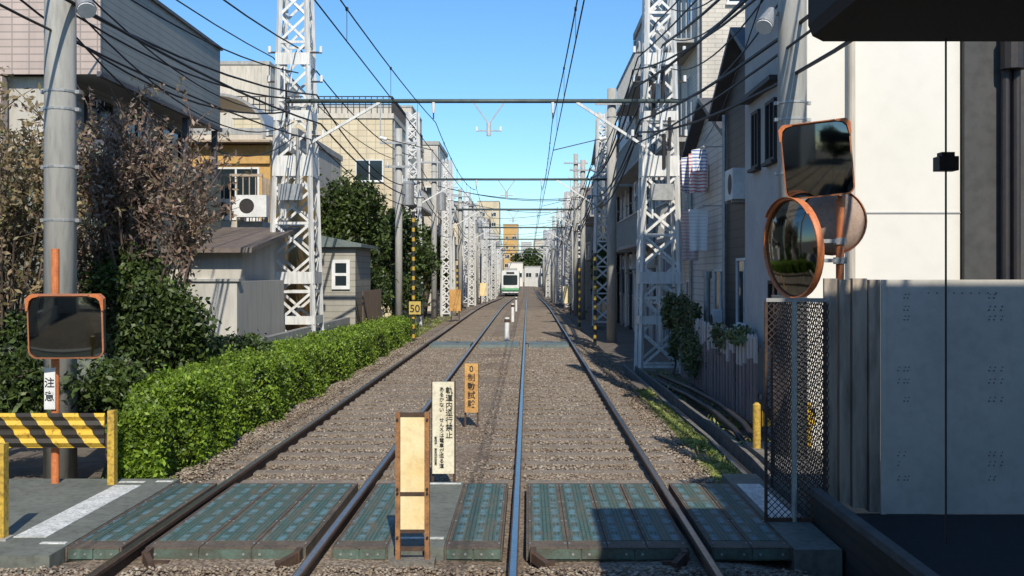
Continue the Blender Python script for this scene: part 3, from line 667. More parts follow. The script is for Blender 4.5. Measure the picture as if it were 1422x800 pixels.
# ---------------------------------------------------------------- towers & beams
def tower(x,y,bw,tw,h,label,detail=True,mat=towerpaint,z0=-.5):
    t=thing('lattice_tower',(x,y,z0),label,'pylon','lattice catenary towers')
    def c(z): 
        k=(z-z0)/(h-z0); return (bw+(tw-bw)*k)/2
    def pt(sx,sy,z): q=c(z); return Vector((x+sx*q,y+sy*q,z))
    for sx in (-1,1):
        for sy in (-1,1):
            mb=MB(); mb.bar(pt(sx,sy,z0),pt(sx,sy,h),.09,mat); part('leg',mb,t)
    mb=MB(); z=z0+.3; i=0
    while z<h-.3:
        s=c(z)*2*(.85 if z<5 else .95); z2=min(z+s,h)
        for a,b,nr in (((-1,-1),(1,-1),(0,1,0)),((-1,1),(1,1),(0,1,0)),((-1,-1),(-1,1),(1,0,0)),((1,-1),(1,1),(1,0,0))):
            w=.062 if detail else .055
            mb.flat(pt(*a,z),pt(*b,z2),w,nr,mat); mb.flat(pt(*b,z)+Vector(nr)*.014,pt(*a,z2)+Vector(nr)*.014,w,nr,mat)
            if i%2==0: mb.flat(pt(*a,z),pt(*b,z),w,nr,mat,.03)
        z=z2;i+=1
    part('bracing',mb,t)
    if detail:
        for zz,hh in ((.9,.10),(1.9,.14),(4.55,.24),(5.75,.12),(7.1,.14)):
            mb=MB(); q=c(zz)+.055
            mb.box(x-q,x+q,y-q,y-q+.012,zz-hh,zz+hh,mat); mb.box(x-q,x-q+.012,y-q+.014,y+q,zz-hh,zz+hh,mat); mb.box(x+q-.012,x+q,y-q+.014,y+q,zz-hh,zz+hh,mat)
            part('gusset_plate',mb,t,kind='stuff')
        for zz,l in ((6.6,.6),(7.3,.6),(5.3,.6)):
            for sgn in (-1,1):
                q=c(zz); mb=MB()
                mb.bar((x+sgn*q,y-.1,zz),(x+sgn*(q+l*.5),y-.1,zz),.04,darksteel)
                mb.cyl((x+sgn*(q+l*.45),y-.1,zz),(x+sgn*(q+l*.45),y-.1,zz+.15),.04,white,n=8)
                part('insulator',mb,t)
        for k in range(9): 
            zz=3.6+k*.4; dx=random.uniform(-.22,.22); r=random.uniform(.02,.05); mb=MB(); mb.cyl((x+dx,y-c(zz)-.08,zz-.3),(x+dx,y-c(zz)-.08,zz+.5),r,random.choice((galv,white,darksteel)),n=8); part('conduit',mb,t)
        mb=MB(); mb.box(x-.26,x+.26,y-c(3.9)-.34,y-c(3.9)-.07,3.72,4.1,galv); part('junction_box',mb,t)
    mb=MB()
    mb.box(x-bw/2-.12,x+bw/2+.12,y-bw/2-.12,y+bw/2+.12,z0-.1,z0+.14,dirtyconc)
    part('footing',mb,t)
    return t
XL,XR=-5.58,3.15
tower(XL,26,1.08,.50,11.0,'white lattice tower behind the hedge')
tower(XR,26,.98,.50,11.0,'white lattice tower beside the drain')
Ys=[26,47,68,89,110,131,152,176]
for i,y in enumerate(Ys[1:]):
    zz=zf(y)-.4
    for x in (-5.0,3.25):
        tower(x,y,.75,.42,9.4+zz,'white lattice catenary tower with cables beside distant track',False,towerpaint,zz)
for (x,y,h) in ((-4.3,57,8),(-4.1,79,7),(-4.0,100,7.5),(-3.9,122,7),(2.75,72,7.5),(2.7,92,8),(2.7,114,7),(2.6,140,7),(-3.9,144,7),(4.1,84,9)):
    tower(x,y,.5,.35,h+zf(y),'slim white lattice mast beside distant track',False,towerpaint,zf(y)-.4)
beamgreen=M('dark green grey beam paint',(.09,.12,.115),(.055,.075,.07),3,.5)
porc=M('porcelain',(.6,.6,.58),(.5,.5,.48),5,.3)
for i,y in enumerate(Ys):
    zb=6.06 + (zf(y) if i else 0)
    a,b=(XL,XR) if i==0 else (-5.0,3.25)
    t=thing('catenary_beam',(a,y,zb),'horizontal steel beam carrying overhead wires between towers','beam','catenary beams')
    yy=y-.58 if i==0 else y-.45
    mb=MB(); mb.cyl((a-.1,yy,zb),(b+.4,yy,zb),.05 if i<2 else .065,beamgreen,n=12); part('beam',mb,t,smooth=True)
    for p,q in (((a+.45,yy,zb-1.0),(a+2.1,yy,zb-.03)),((b-.35,yy,zb-1.1),(b-2.0,yy,zb-.03))):
        mb=MB(); mb.bar(p,q,.06,towerpaint); part('knee_brace',mb,t)
    for xc in (-2.22,.586):
        mb=MB()
        mb.cyl((xc,yy,zb-.03),(xc,yy,zb-.28),.045,white,r1=.03,n=8); mb.bar((xc,yy,zb-.28),(xc,yy,zb-.42),.03,darksteel)
        part('insulator',mb,t)
        s=1 if xc>0 else -1; mb=MB()
        mb.bar((xc+s*1.25,yy,5.2+(zb-6.06)),(xc,yy,4.9+(zb-6.06)),.02,darksteel); mb.bar((xc+s*1.25,yy,5.2+(zb-6.06)),(xc+s*1.25,yy,zb-.03),.025,galv)
        mb.cyl((xc+s*1.1,yy,5.16+(zb-6.06)),(xc+s*1.26,yy,5.2+(zb-6.06)),.04,white,n=8)
        part('registration_arm',mb,t)
    mb=MB()
    for sx in (-1,1): mb.bar((-.92+sx*.36,yy,zb-.03),(-.92,yy,zb-.55),.03,galv)
    mb.cyl((-.92,yy,zb-.5),(-.92,yy,zb-.82),.05,porc,n=10)
    mb.bar((-1.22,yy,zb-.70),(-.62,yy,zb-.70),.03,galv)
    mb.bar((-1.2,yy,zb-.70),(-1.2,yy,zb-.6),.04,white); mb.bar((-.64,yy,zb-.70),(-.64,yy,zb-.6),.04,white)
    part('hanger',mb,t)
# wires
def sagpts(p,q,s,n=14):
    p=Vector(p);q=Vector(q); return [p.lerp(q,i/n)-Vector((0,0,4*s*(i/n)*(1-i/n))) for i in range(n+1)]
def wire(segs,r,label,name='overhead_wire',grp='overhead wires',mat=blackrub,extra=None):
    mb=MB(); pts=[]
    for (p,q,s) in segs:
        pp=sagpts(p,q,s); pts+= pp if not pts else pp[1:]
    mb.tube(pts,r,mat,5)
    if extra: extra(mb)
    return solo(name,mb,pts[0],label,'cable',grp)
sup=[-8]+Ys+[230]
for xc in (-2.22,.586):
    wire([((xc,a,4.85+zf(a)),(xc,b,4.85+zf(b)),0) for a,b in zip(sup,sup[1:])],.009,'taut contact wire above the tram track','contact_wire')
    def drop(mb,xc=xc):
        for a,b in zip(sup[:5],sup[1:6]):
            for k in range(1,8):
                u=k/8; y=a+(b-a)*u; zt=5.64-4*.42*u*(1-u)+zf(y); mb.bar((xc,y,4.86+zf(y)),(xc,y,zt),.007,blackrub)
                mb.box(xc-.015,xc+.015,y-.03,y+.03,zt-.02,zt+.02,darksteel)
    wire([((xc,a,5.64+zf(a)),(xc,b,5.64+zf(b)),.42) for a,b in zip(sup,sup[1:])],.010,'sagging messenger wire with droppers above the track','messenger_wire',extra=drop)
def feeder(x26,x47,z,s,r,label,y0=-8,off0=0):
    seg=[((x26+off0,y0,z+.5),(x26,26,z),s*1.6),((x26,26,z),(x47,47,z-.3),s)]
    for a,b in zip(Ys[1:],Ys[2:]): seg.append(((x47,a,z-.3+zf(a)),(x47,b,z-.3+zf(b)),s))
    wire(seg,r,label)
for k,(dx,z,s,r) in enumerate([(-.55,7.2,.5,.014),(.1,7.4,.55,.018),(.6,5.6,.5,.022),(.45,5.2,.45,.016),(.5,6.3,.9,.02)]):
    feeder(XL+dx,-5.0+dx*.8,z,s,r,'black feeder cable slung along the lattice towers',off0=-.5*k*.3)
for k,(dx,z,s,r) in enumerate([(-.5,7.2,.5,.018),(-.1,8.0,.5,.018),(-.55,6.5,.6,.028),(-.45,5.7,.6,.026),(.1,7.5,.6,.03),(-.6,5.1,.4,.018),(-.5,5.4,.8,.024),(-.62,6.9,1.0,.02)]):
    feeder(XR+dx,3.25+dx*.9,z,s,r,'black feeder cable slung along the lattice towers',off0=1.4)
for k in range(3):
    wire([((-5.28+.15,12.2,5.3-.3*k),(XL+.1,25.3,5.9-.35*k),.55+.15*k)],.012,'black service cable from pole to lattice tower')
wire([((-8.6,14,7.4),(XL,25.3,6.1),.7)],.020,'thick black cable dropping to the lattice tower')
wire([((-7.5,10,7.6),(XL+.2,25.3,6.7),.7)],.016,'thick black cable dropping to the lattice tower')
wire([((-8.4,15,7.0),(XL,25.3,5.8),.9)],.020,'thick black cable dropping to the lattice tower')
for k in range(4):
    wire([((3.18,13,6.4-.3*k),(XR+.2,25.3,8.2-.7*k),.45)],.014,'black service cable from concrete pole to tower')
wire([((3.0,13,5.9),(4.4,27,5.3),.3)],.010,'thin drop wire to the house')
wire([((XR-.2,26,5.2),(4.3,33,4.4),.3)],.010,'thin drop wire to the house')
for (y,zl,zr) in ((54,6.4,5.9),(60,6.8,6.2),(75,7.0,6.4),(83,6.4,6.9),(97,6.6,6.8),(104,6.0,6.3),(118,6.2,6.5),(126,5.6,5.8)):
    wire([((-4.6,y,zl),(2.85,y+1,zr),.35)],.018,'black cable crossing above the tracks')

# ---------------------------------------------------------------- concrete poles
def pole(x,y,r,h,label,lamp=None,z0=-.4,arms=()):
    t=thing('utility_pole',(x,y,z0),label,'utility pole','concrete utility poles')
    mb=MB(); mb.cyl((x,y,z0),(x,y,h),r*1.03,polegrey,r1=r*.93,n=24); part('shaft',mb,t,smooth=True)
    for z in (3.85,4.05,3.2,2.6) if lamp else (h-1,):
        mb=MB()
        mb.cyl((x,y,z-.012),(x,y,z+.012),r*1.035,galv,n=20); mb.box(x+r,x+r+.05,y-.03,y+.03,z-.02,z+.02,galv); mb.box(x-r-.04,x-r,y-.03,y+.03,z-.02,z+.02,galv)
        part('band',mb,t)
    for z,l in arms:
        mb=MB(); mb.box(x-l/2,x+l/2,y-r-.08,y-r-.01,z,z+.08,galv)
        for k in range(3):
            xx=x-l/2+.1+k*(l-.2)/2; mb.cyl((xx,y-r-.045,z+.08),(xx,y-r-.045,z+.22),.035,white,n=8)
        part('crossarm',mb,t)
    if lamp:
        s=lamp; lx=x+s*(r+.12); z=5.0
        mb=MB(); mb.bar((x+s*r,y,z+.12),(lx,y-.1,z+.12),.04,galv); mb.cyl((lx-s*.03,y-.08,z+.14),(lx+s*.09,y-.22,z-.07),.06,galv,r1=.11,n=16); mb.cyl((lx+s*.095,y-.226,z-.08),(lx+s*.10,y-.234,z-.09),.10,white,n=16)
        part('floodlight',mb,t)
    return t
pole(-5.28,12.2,.175,9,'thick concrete utility pole with floodlight and bands',1)
pole(3.18,13,.172,10,'concrete utility pole with floodlight beside white building',-1)
pole(2.95,38,.17,8.5,'grey utility pole with insulators beside houses',z0=-.4,arms=((7.9,1.2),))
pl=[(-4.9,41,7.5),(-4.6,53,8),(-4.5,61,7),(-4.7,75,8),(-4.4,83,8),(-4.6,98,8),(-4.5,104,9),(-4.6,120,8),(2.9,57,8),(2.8,63,9),(2.9,78,8),(2.7,97,8),(2.8,118,9),(-6.5,90,10),(4.4,105,11)]
for k in range(18): pl.append((random.choice((-1,1))*random.uniform(3.3,4.4)-.75,random.uniform(72,190),random.uniform(6,9)))
for (x,y,h) in pl:
    pole(x,y,.14,h+zf(y),'slim concrete utility pole with crossarm near the line',z0=-.4+zf(y),arms=((h-.6+zf(y),1.4),(h-1.5+zf(y),1.0)))
    if random.random()<.5:
        mb=MB(); mb.cyl((x+.35,y,h-2.9),(x+.35,y,h-2.1),.24,galv,n=14); mb.cyl((x+.35,y,h-2.1),(x+.35,y,h-2.0),.25,galv,r1=.15,n=14)
        solo('transformer',mb,(x,y,h-2.5),'grey cylindrical pole transformer','transformer','pole transformers')
for (x,y,h) in ((2.05,33,2.6),(-3.55,33.5,3.9),(2.1,44,2.4),(-3.6,55,2.4)):
    mb=MB(); mb.cyl((x,y,-.3),(x,y,h),.05,hazband,n=10); mb.cyl((x,y,h),(x,y,h+.03),.055,darksteel,n=10); solo('striped_pole',mb,(x,y,-.3),'thin pole with yellow and black bands beside track','pole','striped poles')
t=thing('speed_sign',(-3.5,33.3,1.2),'square yellow speed sign reading 50 on striped pole','sign')
mb=MB(); mb.box(-3.67,-3.31,33.36,33.38,.74,1.14,M('aged sign yellow',(.62,.46,.12),(.5,.36,.09),4,.5)); part('plate',mb,t)
text('50',.32,(-3.49,33.35,1.07),t)
for (x,y,c_) in ((-3.2,47.5,signyel),(2.2,60,cream),(-3.3,80,cream)):
    mb=MB(); mb.box(x-.25,x+.25,y,y+.05,.35,1.3,c_); mb.box(x-.2,x-.15,y+.04,y+.1,-.3,.9,rust); mb.box(x+.15,x+.2,y+.04,y+.1,-.3,.9,rust); solo('notice_board',mb,(x,y,-.3),'small faded notice board beside the track','sign')

# ---------------------------------------------------------------- buildings
WC={}
def winmesh(side,w,h,style):
    k=(side,round(w,2),round(h,2),style)
    if k in WC: return WC[k]
    fm={'w':white,'b':darksteel}[style]; mb=MB()
    f=.05
    mb.box(0,w,-.05,0,0,f,fm);mb.box(0,w,-.05,0,h-f,h,fm);mb.box(0,f,-.05,0,f,h-f,fm);mb.box(w-f,w,-.05,0,f,h-f,fm)
    mb.box(w/2-.025,w/2+.025,-.045,0,f,h-f,fm); mb.box(f,w-f,-.02,-.003,f,h-f,glassm); mb.box(-.04,w+.04,-.10,0,-.05,-.002,fm)
    if side=='E': mb.xf(Matrix.Rotation(math.pi/2,4,'Z'))
    if side=='W': mb.xf(Matrix.Rotation(-math.pi/2,4,'Z')@Matrix.Translation((-w,0,0)))
    WC[k]=mb.mesh('window'); return WC[k]
def win(t,side,a,plane,z,w,h,style='w'):
    o=bpy.data.objects.new('window',winmesh(side,w,h,style)); o.parent=t
    loc=Vector((a,plane,z)) if side=='S' else Vector((plane,a,z))
    o.location=loc-t.location; col.objects.link(o); return o
def bld(label,x0,x1,y0,y1,zt,wall,trim=None,S=None,T=None,style='w',roof='flat',z0=-.5,fl=2.8,balc=False,name='house',pitch=2.3,group='houses along the tram line',roofm=None):
    side='E' if x1<0 else 'W'; plane=x1 if x1<0 else x0
    t=thing(name,((x0+x1)/2,y0,z0),label,'building',group)
    z0=z0+zf(y0) if y0>55 else z0
    mb=MB(); mb.box(x0,x1,y0,y1,z0,zt,wall)
    if roof=='gable':
        mb.prismx([(y0,zt),(y1,zt),((y0+y1)/2,zt+.9*1.3)],x0,x1,wall)
    part('wall',mb,t)
    rm=roofm or trim or concrete
    mb=MB()
    if roof=='flat':
        e=.08; h=.25
        mb.box(x0-e,x1+e,y0-e,y0+.1,zt+.002,zt+h,rm); mb.box(x0-e,x1+e,y1-.1,y1+e,zt+.002,zt+h,rm); mb.box(x0-e,x0+.1,y0+.1,y1-.1,zt+.002,zt+h,rm); mb.box(x1-.1,x1+e,y0+.1,y1-.1,zt+.002,zt+h,rm)
    elif roof=='gable':
        ym=(y0+y1)/2; o_=.3; zz=zt+1.17
        for s in (-1,1):
            ye=ym+s*((y1-y0)/2+o_); ze=zt-o_*1.17/((y1-y0)/2)
            mb.prismx([(ye,ze+.01),(ym,zz+.01),(ym,zz+.12),(ye,ze+.12)],x0-.3,x1+.4,rm)
    elif roof=='shed':
        mb.prismx([(y0-.4,zt-.02),(y1+.3,zt+.6),(y1+.3,zt+.7),(y0-.4,zt+.08)],x0-.3,x1+.3,rm)
        mb.prismx([(y0,zt+.001),(y1,zt+.001),(y1,zt+.57),(y0,zt+.03)],x0,x1,wall)
    part('roof',mb,t)
    nf=max(1,int((zt-.3)/fl))
    if T!=0:
        L=y1-y0; nc=max(1,int(L/pitch))
        for f in range(nf):
            for c in range(nc):
                if random.random()<.18: continue
                w=random.choice((.7,1.1,1.5)); h=random.choice((.8,1.1,1.3)); a=y0+(c+.5)*L/nc-w/2; z=f*fl+1.0
                if z+h<zt-.1: win(t,side,a,plane,z,w,h,style)
    if S!=0:
        L=x1-x0; nc=max(1,int(min(L,7)/pitch))
        for f in range(nf):
            for c in range(nc):
                w=random.choice((.8,1.2,1.4)); h=1.1; a=(x0 if x0>0 else max(x0,x1-7))+(c+.5)*min(L,7)/nc-w/2; z=f*fl+1.1
                if z+h<zt-.1: win(t,'S',a,y0,z,w,h,style)
    s=1 if side=='E' else -1
    if balc:
        for f in range(1,nf):
            z=f*fl+.25; a0=y0+.5; a1=y1-.5; d=.85
            if z+1.2>zt: break
            mb=MB(); xa,xb=sorted((plane+s*.003,plane+s*d)); mb.box(xa,xb,a0,a1,z-.12,z,concrete)
            xo=plane+s*(d-.03)
            for yy in np.arange(a0,a1,.14): mb.box(xo-.012,xo+.012,yy,yy+.02,z,z+1.0,galv)
            mb.box(xo-.025,xo+.025,a0,a1,z+1.0,z+1.04,galv)
            for xx in np.arange(xa+.05,xb,.14): mb.box(xx,xx+.02,a0,a0+.02,z,z+1.0,galv)
            part('balcony',mb,t)
    if T!=0 or S!=0:
        for yy in (y0+.25,y1-.3):
            mb=MB(); mb.cyl((plane+s*.06,yy,z0),(plane+s*.06,yy,zt-.1),.045,galv,n=8); part('drainpipe',mb,t)
    return t
def aircon(x,y,z,side,label='white air conditioner unit mounted on a wall'):
    mb=MB(); s=1 if side=='E' else -1
    if side=='S':
        mb.box(x,x+.8,y-.32,y-.02,z,z+.58,white); mb.add([(x+.28+.2*math.cos(a),y-.325,z+.29+.2*math.sin(a)) for a in np.linspace(0,6.28,17)[:-1]],[tuple(range(16))],darksteel); mb.box(x+.05,x+.1,y-.3,y,z-.06,z,galv); mb.box(x+.7,x+.75,y-.3,y,z-.06,z,galv)
    else:
        xa,xb=sorted((x+s*.02,x+s*.32)); mb.box(xa,xb,y,y+.8,z,z+.58,white); mb.box(xa,xb,y+.1,y+.15,z-.06,z,galv); mb.box(xa,xb,y+.65,y+.7,z-.06,z,galv)
        xx=x+s*.325; mb.add([(xx,y+.28+.2*math.cos(a),z+.29+.2*math.sin(a)) for a in np.linspace(0,6.28,17)[:-1]],[tuple(range(16))],darksteel)
    solo('air_conditioner',mb,(x,y,z),label,'air conditioner','wall mounted air conditioners')
# --- left A
t=thing('apartment_house',(-9.5,19.1,-.5),'grey sided house with tan tiled front and jutting upper floor','building')
mb=MB(); mb.box(-14,-7.5,19.1,26.4,-.5,4.3,greensiding); mb.box(-14,-8.3,19.4,26.2,4.3,5.55,greysiding); part('wall',mb,t)
mb=MB(); mb.box(-14,-7.52,19.0,26.4,5.55,7.45,greysiding); mb.box(-14,-7.5,18.95,19.0,5.5,9.5,tantile); mb.box(-14,-9.0,19.0,25,7.45,10.5,tantile); mb.box(-7.56,-7.47,18.94,26.42,5.46,5.55,roofgrey); mb.box(-7.58,-7.46,18.93,26.44,7.45,7.52,roofgrey); part('upper_floor',mb,t)
mb=MB(); mb.box(-14,-8.3,19.2,19.4,4.3,5.5,plaster_w); mb.box(-14,-9.2,18.9,19.1,-.5,5.46,tantile)
for y in (21.5,24,26.2): mb.box(-7.66,-7.54,y-.06,y+.06,4.3,5.46,roofgrey)
mb.box(-8.3,-7.5,19.2,26.4,4.3,4.38,roofgrey); part('trim',mb,t,kind='stuff')
for y in (20.2,22.2,24.4): win(t,'E',y,-8.3,4.45,1.3,.9,'b')
for y,z in ((21,1.2),(24,1.4)): win(t,'E',y,-7.5,z,1.2,1.2,'b')
win(t,'S',-10.8,18.9,2.4,1.2,1.4,'b'); win(t,'E',21,-9.0,8,1.6,1.3,'b')
# --- B balcony house
t=bld('ochre walled house with tan railed balcony',-11,-7.15,30,37,5.6,plaster_y,S=0,T=0,roof='flat',roofm=plaster_c)
win(t,'S',-8.75,30,3.5,1.3,1.45,'w')
mb=MB(); mb.box(-10.8,-7.1,28.9,29.99,3.2,3.4,plaster_c)
for x in np.arange(-10.7,-7.1,.17): mb.box(x,x+.025,28.92,28.95,3.4,4.6,tanrail)
mb.box(-10.75,-7.1,28.90,28.97,4.6,4.67,tanrail)
for y in np.arange(29.0,29.9,.17): mb.box(-7.14,-7.11,y,y+.03,3.4,4.6,tanrail)
part('balcony',mb,t)
mb=MB(); mb.box(-9.2,-7.15,29.9,29.985,5.05,5.55,plaster_y); mb.box(-10.8,-7.05,29.5,29.995,5.6,5.66,tanrail); part('awning',mb,t)
mb=MB()
for i in range(12):
    a=math.pi/2*i/11; b=math.pi/2*(i+1)/11
    mb.prism([(-8.6+1.35*math.sin(a),5.9+1.1*math.cos(a)),(-8.6+1.35*math.sin(b),5.9+1.1*math.cos(b)),(-8.6+1.27*math.sin(b),5.9+1.02*math.cos(b)),(-8.6+1.27*math.sin(a),5.9+1.02*math.cos(a))],29.9,33,galv)
mb.box(-12,-8.6,29.9,33,6.92,7.0,galv); part('curved_canopy',mb,t)
aircon(-8.55,29.6,3.45,'S'); aircon(-7.72,28.9,3.5,'S','white air conditioner unit on a tan balcony railing')
# --- low house L
t=bld('low beige grey house with brown roof behind hedge',-8.0,-5.95,22.5,26.5,2.45,plaster_w,T=0,S=0,roof='shed',roofm=roofbrown,name='house')
win(t,'S',-7.4,22.5,1.0,.9,.9); win(t,'E',24.0,-5.95,1.1,.8,.7)
mb=MB(); mb.box(-6.9,-5.75,20.8,20.95,-.5,1.85,plaster_w); mb.box(-5.75,-5.6,20.8,24.8,-.5,1.85,plaster_w); mb.box(-6.95,-5.55,20.75,21.0,1.85,1.9,concrete); solo('garden_wall',mb,(-6.3,20.9,-.5),'pale rendered garden wall with coping','wall')
mb=MB(); mb.box(-5.25,-5.1,19,38,-.5,.75,blockm); solo('block_wall',mb,(-5.2,19,-.5),'low grey concrete block wall behind the hedge','wall')
mb=MB(); mb.box(-9,-5.9,11.6,11.75,-.4,.62,blockm); solo('block_wall',mb,(-7,11.6,-.4),'weathered concrete block wall behind the barrier','wall')
# --- shed
shedm=Msiding('light weathered boards',(.42,.40,.34),(.31,.30,.26),.18)
t=thing('shed',(-5.4,31,-.4),'small grey green shed with white framed window','shed')
mb=MB(); mb.box(-6.1,-4.95,31,34,-.4,2.75,shedm); part('wall',mb,t)
mb=MB(); mb.prism([(-6.25,2.76),(-4.75,2.76),(-4.75,2.85),(-6.25,3.15)],30.8,34.2,towergreen); part('roof',mb,t)
mb=MB(); fx0,fx1,fz0,fz1=-5.62,-5.1,1.55,2.4
mb.box(fx0,fx1,30.94,30.99,fz0,fz0+.1,white);mb.box(fx0,fx1,30.94,30.99,fz1-.1,fz1,white);mb.box(fx0,fx0+.1,30.94,30.99,fz0+.1,fz1-.1,white);mb.box(fx1-.1,fx1,30.94,30.99,fz0+.1,fz1-.1,white);mb.box(fx0+.1,fx1-.1,30.95,30.985,(fz0+fz1)/2-.04,(fz0+fz1)/2+.04,white);mb.box(fx0+.1,fx1-.1,30.97,30.985,fz0+.1,fz1-.1,glassm)
part('window',mb,t)
mb=MB(); mb.box(-4.75,-4.70,31,35,-.4,.1,brownwood)
for i in range(24): mb.box(-4.75,-4.72,31+i*.16,31.13+i*.16,.1,1.5,brownwood)
solo('board_fence',mb,(-4.75,31,-.4),'dark brown board fence beside the shed','fence')
# --- C cream apartment
t=bld('cream tiled apartment block with roof railing',-15,-6.9,55,71,9.9,creamtile,trim=plaster_c,name='apartment_block',pitch=2.0,balc=True)
mb=MB()
for x in np.arange(-14.9,-6.9,.3): mb.box(x,x+.04,55.05,55.09,10.15,11.0,darksteel)
for z in (11.0,10.6): mb.box(-15,-6.9,55.04,55.1,z,z+.05,darksteel)
for y in np.arange(55,71,.3): mb.box(-6.95,-6.91,y,y+.04,10.15,11.0,darksteel)
mb.box(-6.97,-6.9,55.1,71,11.0,11.05,darksteel); part('roof_railing',mb,t)
t=bld('narrow beige apartment tower with stacked balconies',-7.6,-6.0,72.2,80,10.6,beigetile,name='apartment_block',pitch=1.6,balc=True)
bld('pale distant apartment building behind rooftops',-24,-18,75,85,16.5,plaster_c,name='apartment_block')
bld('beige flats above the low roofs',-17,-9,42,52,7.4,plaster_c,T=0)
wl=[plaster_c,plaster_g,plaster_b,beigetile,whitesiding,plaster,creamtile]
y=80.5
while y<250:
    d=random.uniform(6,10); h=random.choice((5.2,6,7,8.5,9.5)); x=-6.3-random.uniform(0,1.2)
    bld('small town house beside the distant tram line',x-7,x,y,y+d-.4,h,random.choice(wl),style=random.choice('wb'),roof=random.choice(('flat','flat','gable')),roofm=random.choice((roofgrey,roofbrown,concrete)),balc=random.random()<.4,T=1,S=1); y+=d
for (x0,x1,y0_,h,m) in ((-30,-14,130,22,plaster_c),(-14,-8,300,22,creamtile),(-7.5,-3,330,17,plaster_y),(-2.5,1.5,420,14,plaster_g),(2,6,330,12,plaster_c),(6,12,400,18,plaster_b),(8,20,190,17,plaster_c),(-40,-22,200,30,plaster_b)):
    bld('distant multi storey block on the skyline',x0,x1,y0_,y0_+12,h,m,name='apartment_block',pitch=2.2,T=0)
for (x0,x1,y0_,h,m) in ((-6.4,-4.8,205,5.5,plaster_c),(-4.6,-1.2,255,4.5,plaster),(-.8,3.2,262,3.6,whitesiding),(3.6,8,256,5.2,plaster_g),(3.4,5,200,5.4,beigetile)):
    bld('low pale house closing the view down the line',x0,x1,y0_,y0_+8,h,m,pitch=1.4,T=0)
# --- right D
t=thing('house',(6.3,14,-.5),'tall white plastered house with bright front wall','building')
mb=MB(); mb.box(3.62,5.60,14,17.9,-.5,9.5,plaster); mb.box(3.6,3.618,14,17.9,-.5,9.5,plaster_g); part('wall',mb,t)  # thin grey sheet on the track side paints that wall's shade
mb=MB(); mb.cyl((4.17,13.9,-.5),(4.17,13.9,9),.045,plaster_c,n=10); part('drainpipe',mb,t)
mb=MB(); mb.box(3.62,5.6,13.985,13.998,2.78,2.80,plaster_g); part('moulding',mb,t)
win(t,'W',15.6,3.6,3.65,.6,.9,'b'); win(t,'W',16.7,3.6,3.65,.5,.9,'b'); win(t,'W',15.2,3.6,1.0,.8,.9,'b')
mb=MB(); mb.box(3.42,3.6,15.3,17.6,4.75,4.82,darksteel); part('awning',mb,t)
t=bld('house coloured dark grey for shade with black drainpipes',5.62,10,13.9,17.9,9,M('shade grey render',(.085,.083,.08),(.06,.06,.058),1,.9),T=0,S=0)  # shade on this wall is put into its dark grey base colour
for x in (6.10,6.24):
    mb=MB(); mb.cyl((x,13.8,-.5),(x,13.8,5.3),.055,darksteel,n=10); part('drainpipe',mb,t)
mb=MB(); mb.cyl((6.17,13.75,4.6),(6.17,13.75,5.0),.15,darksteel,n=12); part('rain_hopper',mb,t)
bld('dark timber house with black eaves',4.15,9,18.3,22.8,5.4,blackwood,roof='gable',roofm=roofgrey,style='w',S=0)
aircon(4.15,20.2,3.4,'W')
bld('pale sided house with balcony and laundry',4.45,9,23.3,29.4,5.0,whitesiding,roof='gable',roofm=roofgrey,S=0,balc=True)
aircon(4.45,24,.6,'W'); aircon(4.45,26.5,4.1,'W')
bld('tall beige clad house rising above its neighbours',4.84,10,30,34.4,12.5,beigetile,S=1,balc=True)
bld('long blue grey apartment block with railed balconies',4.5,10,35.2,45.3,11.8,plaster_b,balc=True,S=0,name='apartment_block',pitch=1.8)
bld('pale block with narrow windows beside line',4.7,10,45.6,55.2,10.6,whitesiding,balc=True,S=0,name='apartment_block',pitch=1.8)
for i in range(10): aircon(4.5 if i<6 else 4.7,36+i*1.9,random.choice((2.2,5.0,7.8)),'W')
y=56
while y<250:
    d=random.uniform(6,10); h=random.choice((6,7,8,9.5,10)) if y<80 else random.choice((5,6,7,8)); x=4.5+random.uniform(0,.7)
    bld('small town house beside the distant tram line',x,x+7,y,y+d-.4,h,random.choice(wl),style=random.choice('wb'),roof=random.choice(('flat','flat','gable')),roofm=random.choice((roofgrey,roofbrown,concrete)),balc=random.random()<.5); y+=d
for i in range(9):
    yy=36+i*2.1; mb=MB(); mb.cyl((4.42,yy,-.4),(4.42,yy,random.uniform(6,10.5)),.06,random.choice((galv,plaster,darksteel)),n=8); mb.box(4.38,4.5,yy-.1,yy+.1,2,2.06,galv); mb.box(4.38,4.5,yy-.1,yy+.1,5,5.06,galv)
    solo('conduit',mb,(4.42,yy,0),'vertical service conduit on the grey wall','pipe','wall conduits')
# picket fence
t=thing('picket_fence',(3.75,17.5,-.3),'weathered purplish brown picket fence with sunlit coloured tops above drain','fence')
pk=M('faded purple brown pickets',(.32,.25,.235),(.20,.155,.145),6,.85,bump=.4,streak=True)
pkt=M('sunlit picket tops',(.68,.60,.55),(.52,.45,.41),6,.85,bump=.4,streak=True)  # paler picket colour paints sunlight on the tops
for i in range(28):
    mb=MB(); y=15.9+i*.285; x=3.36+random.uniform(-.01,.01); zt=1.1+random.uniform(-.03,.03); zm=.62+random.uniform(-.12,.12)
    mb.box(x,x+.03,y,y+.15,-.25,zm,pk); mb.prismx([(y,zm),(y+.15,zm),(y+.15,zt-.06),(y+.075,zt),(y,zt-.06)],x,x+.03,pkt); part('picket',mb,t)
mb=MB()
for z in (.15,.85): mb.box(3.405,3.445,15.9,23.9,z,z+.07,pk)
for y in (16.5,18.5,20.5,22.5): mb.box(3.406,3.49,y,y+.07,-.4,1.0,pk)
part('rail',mb,t)
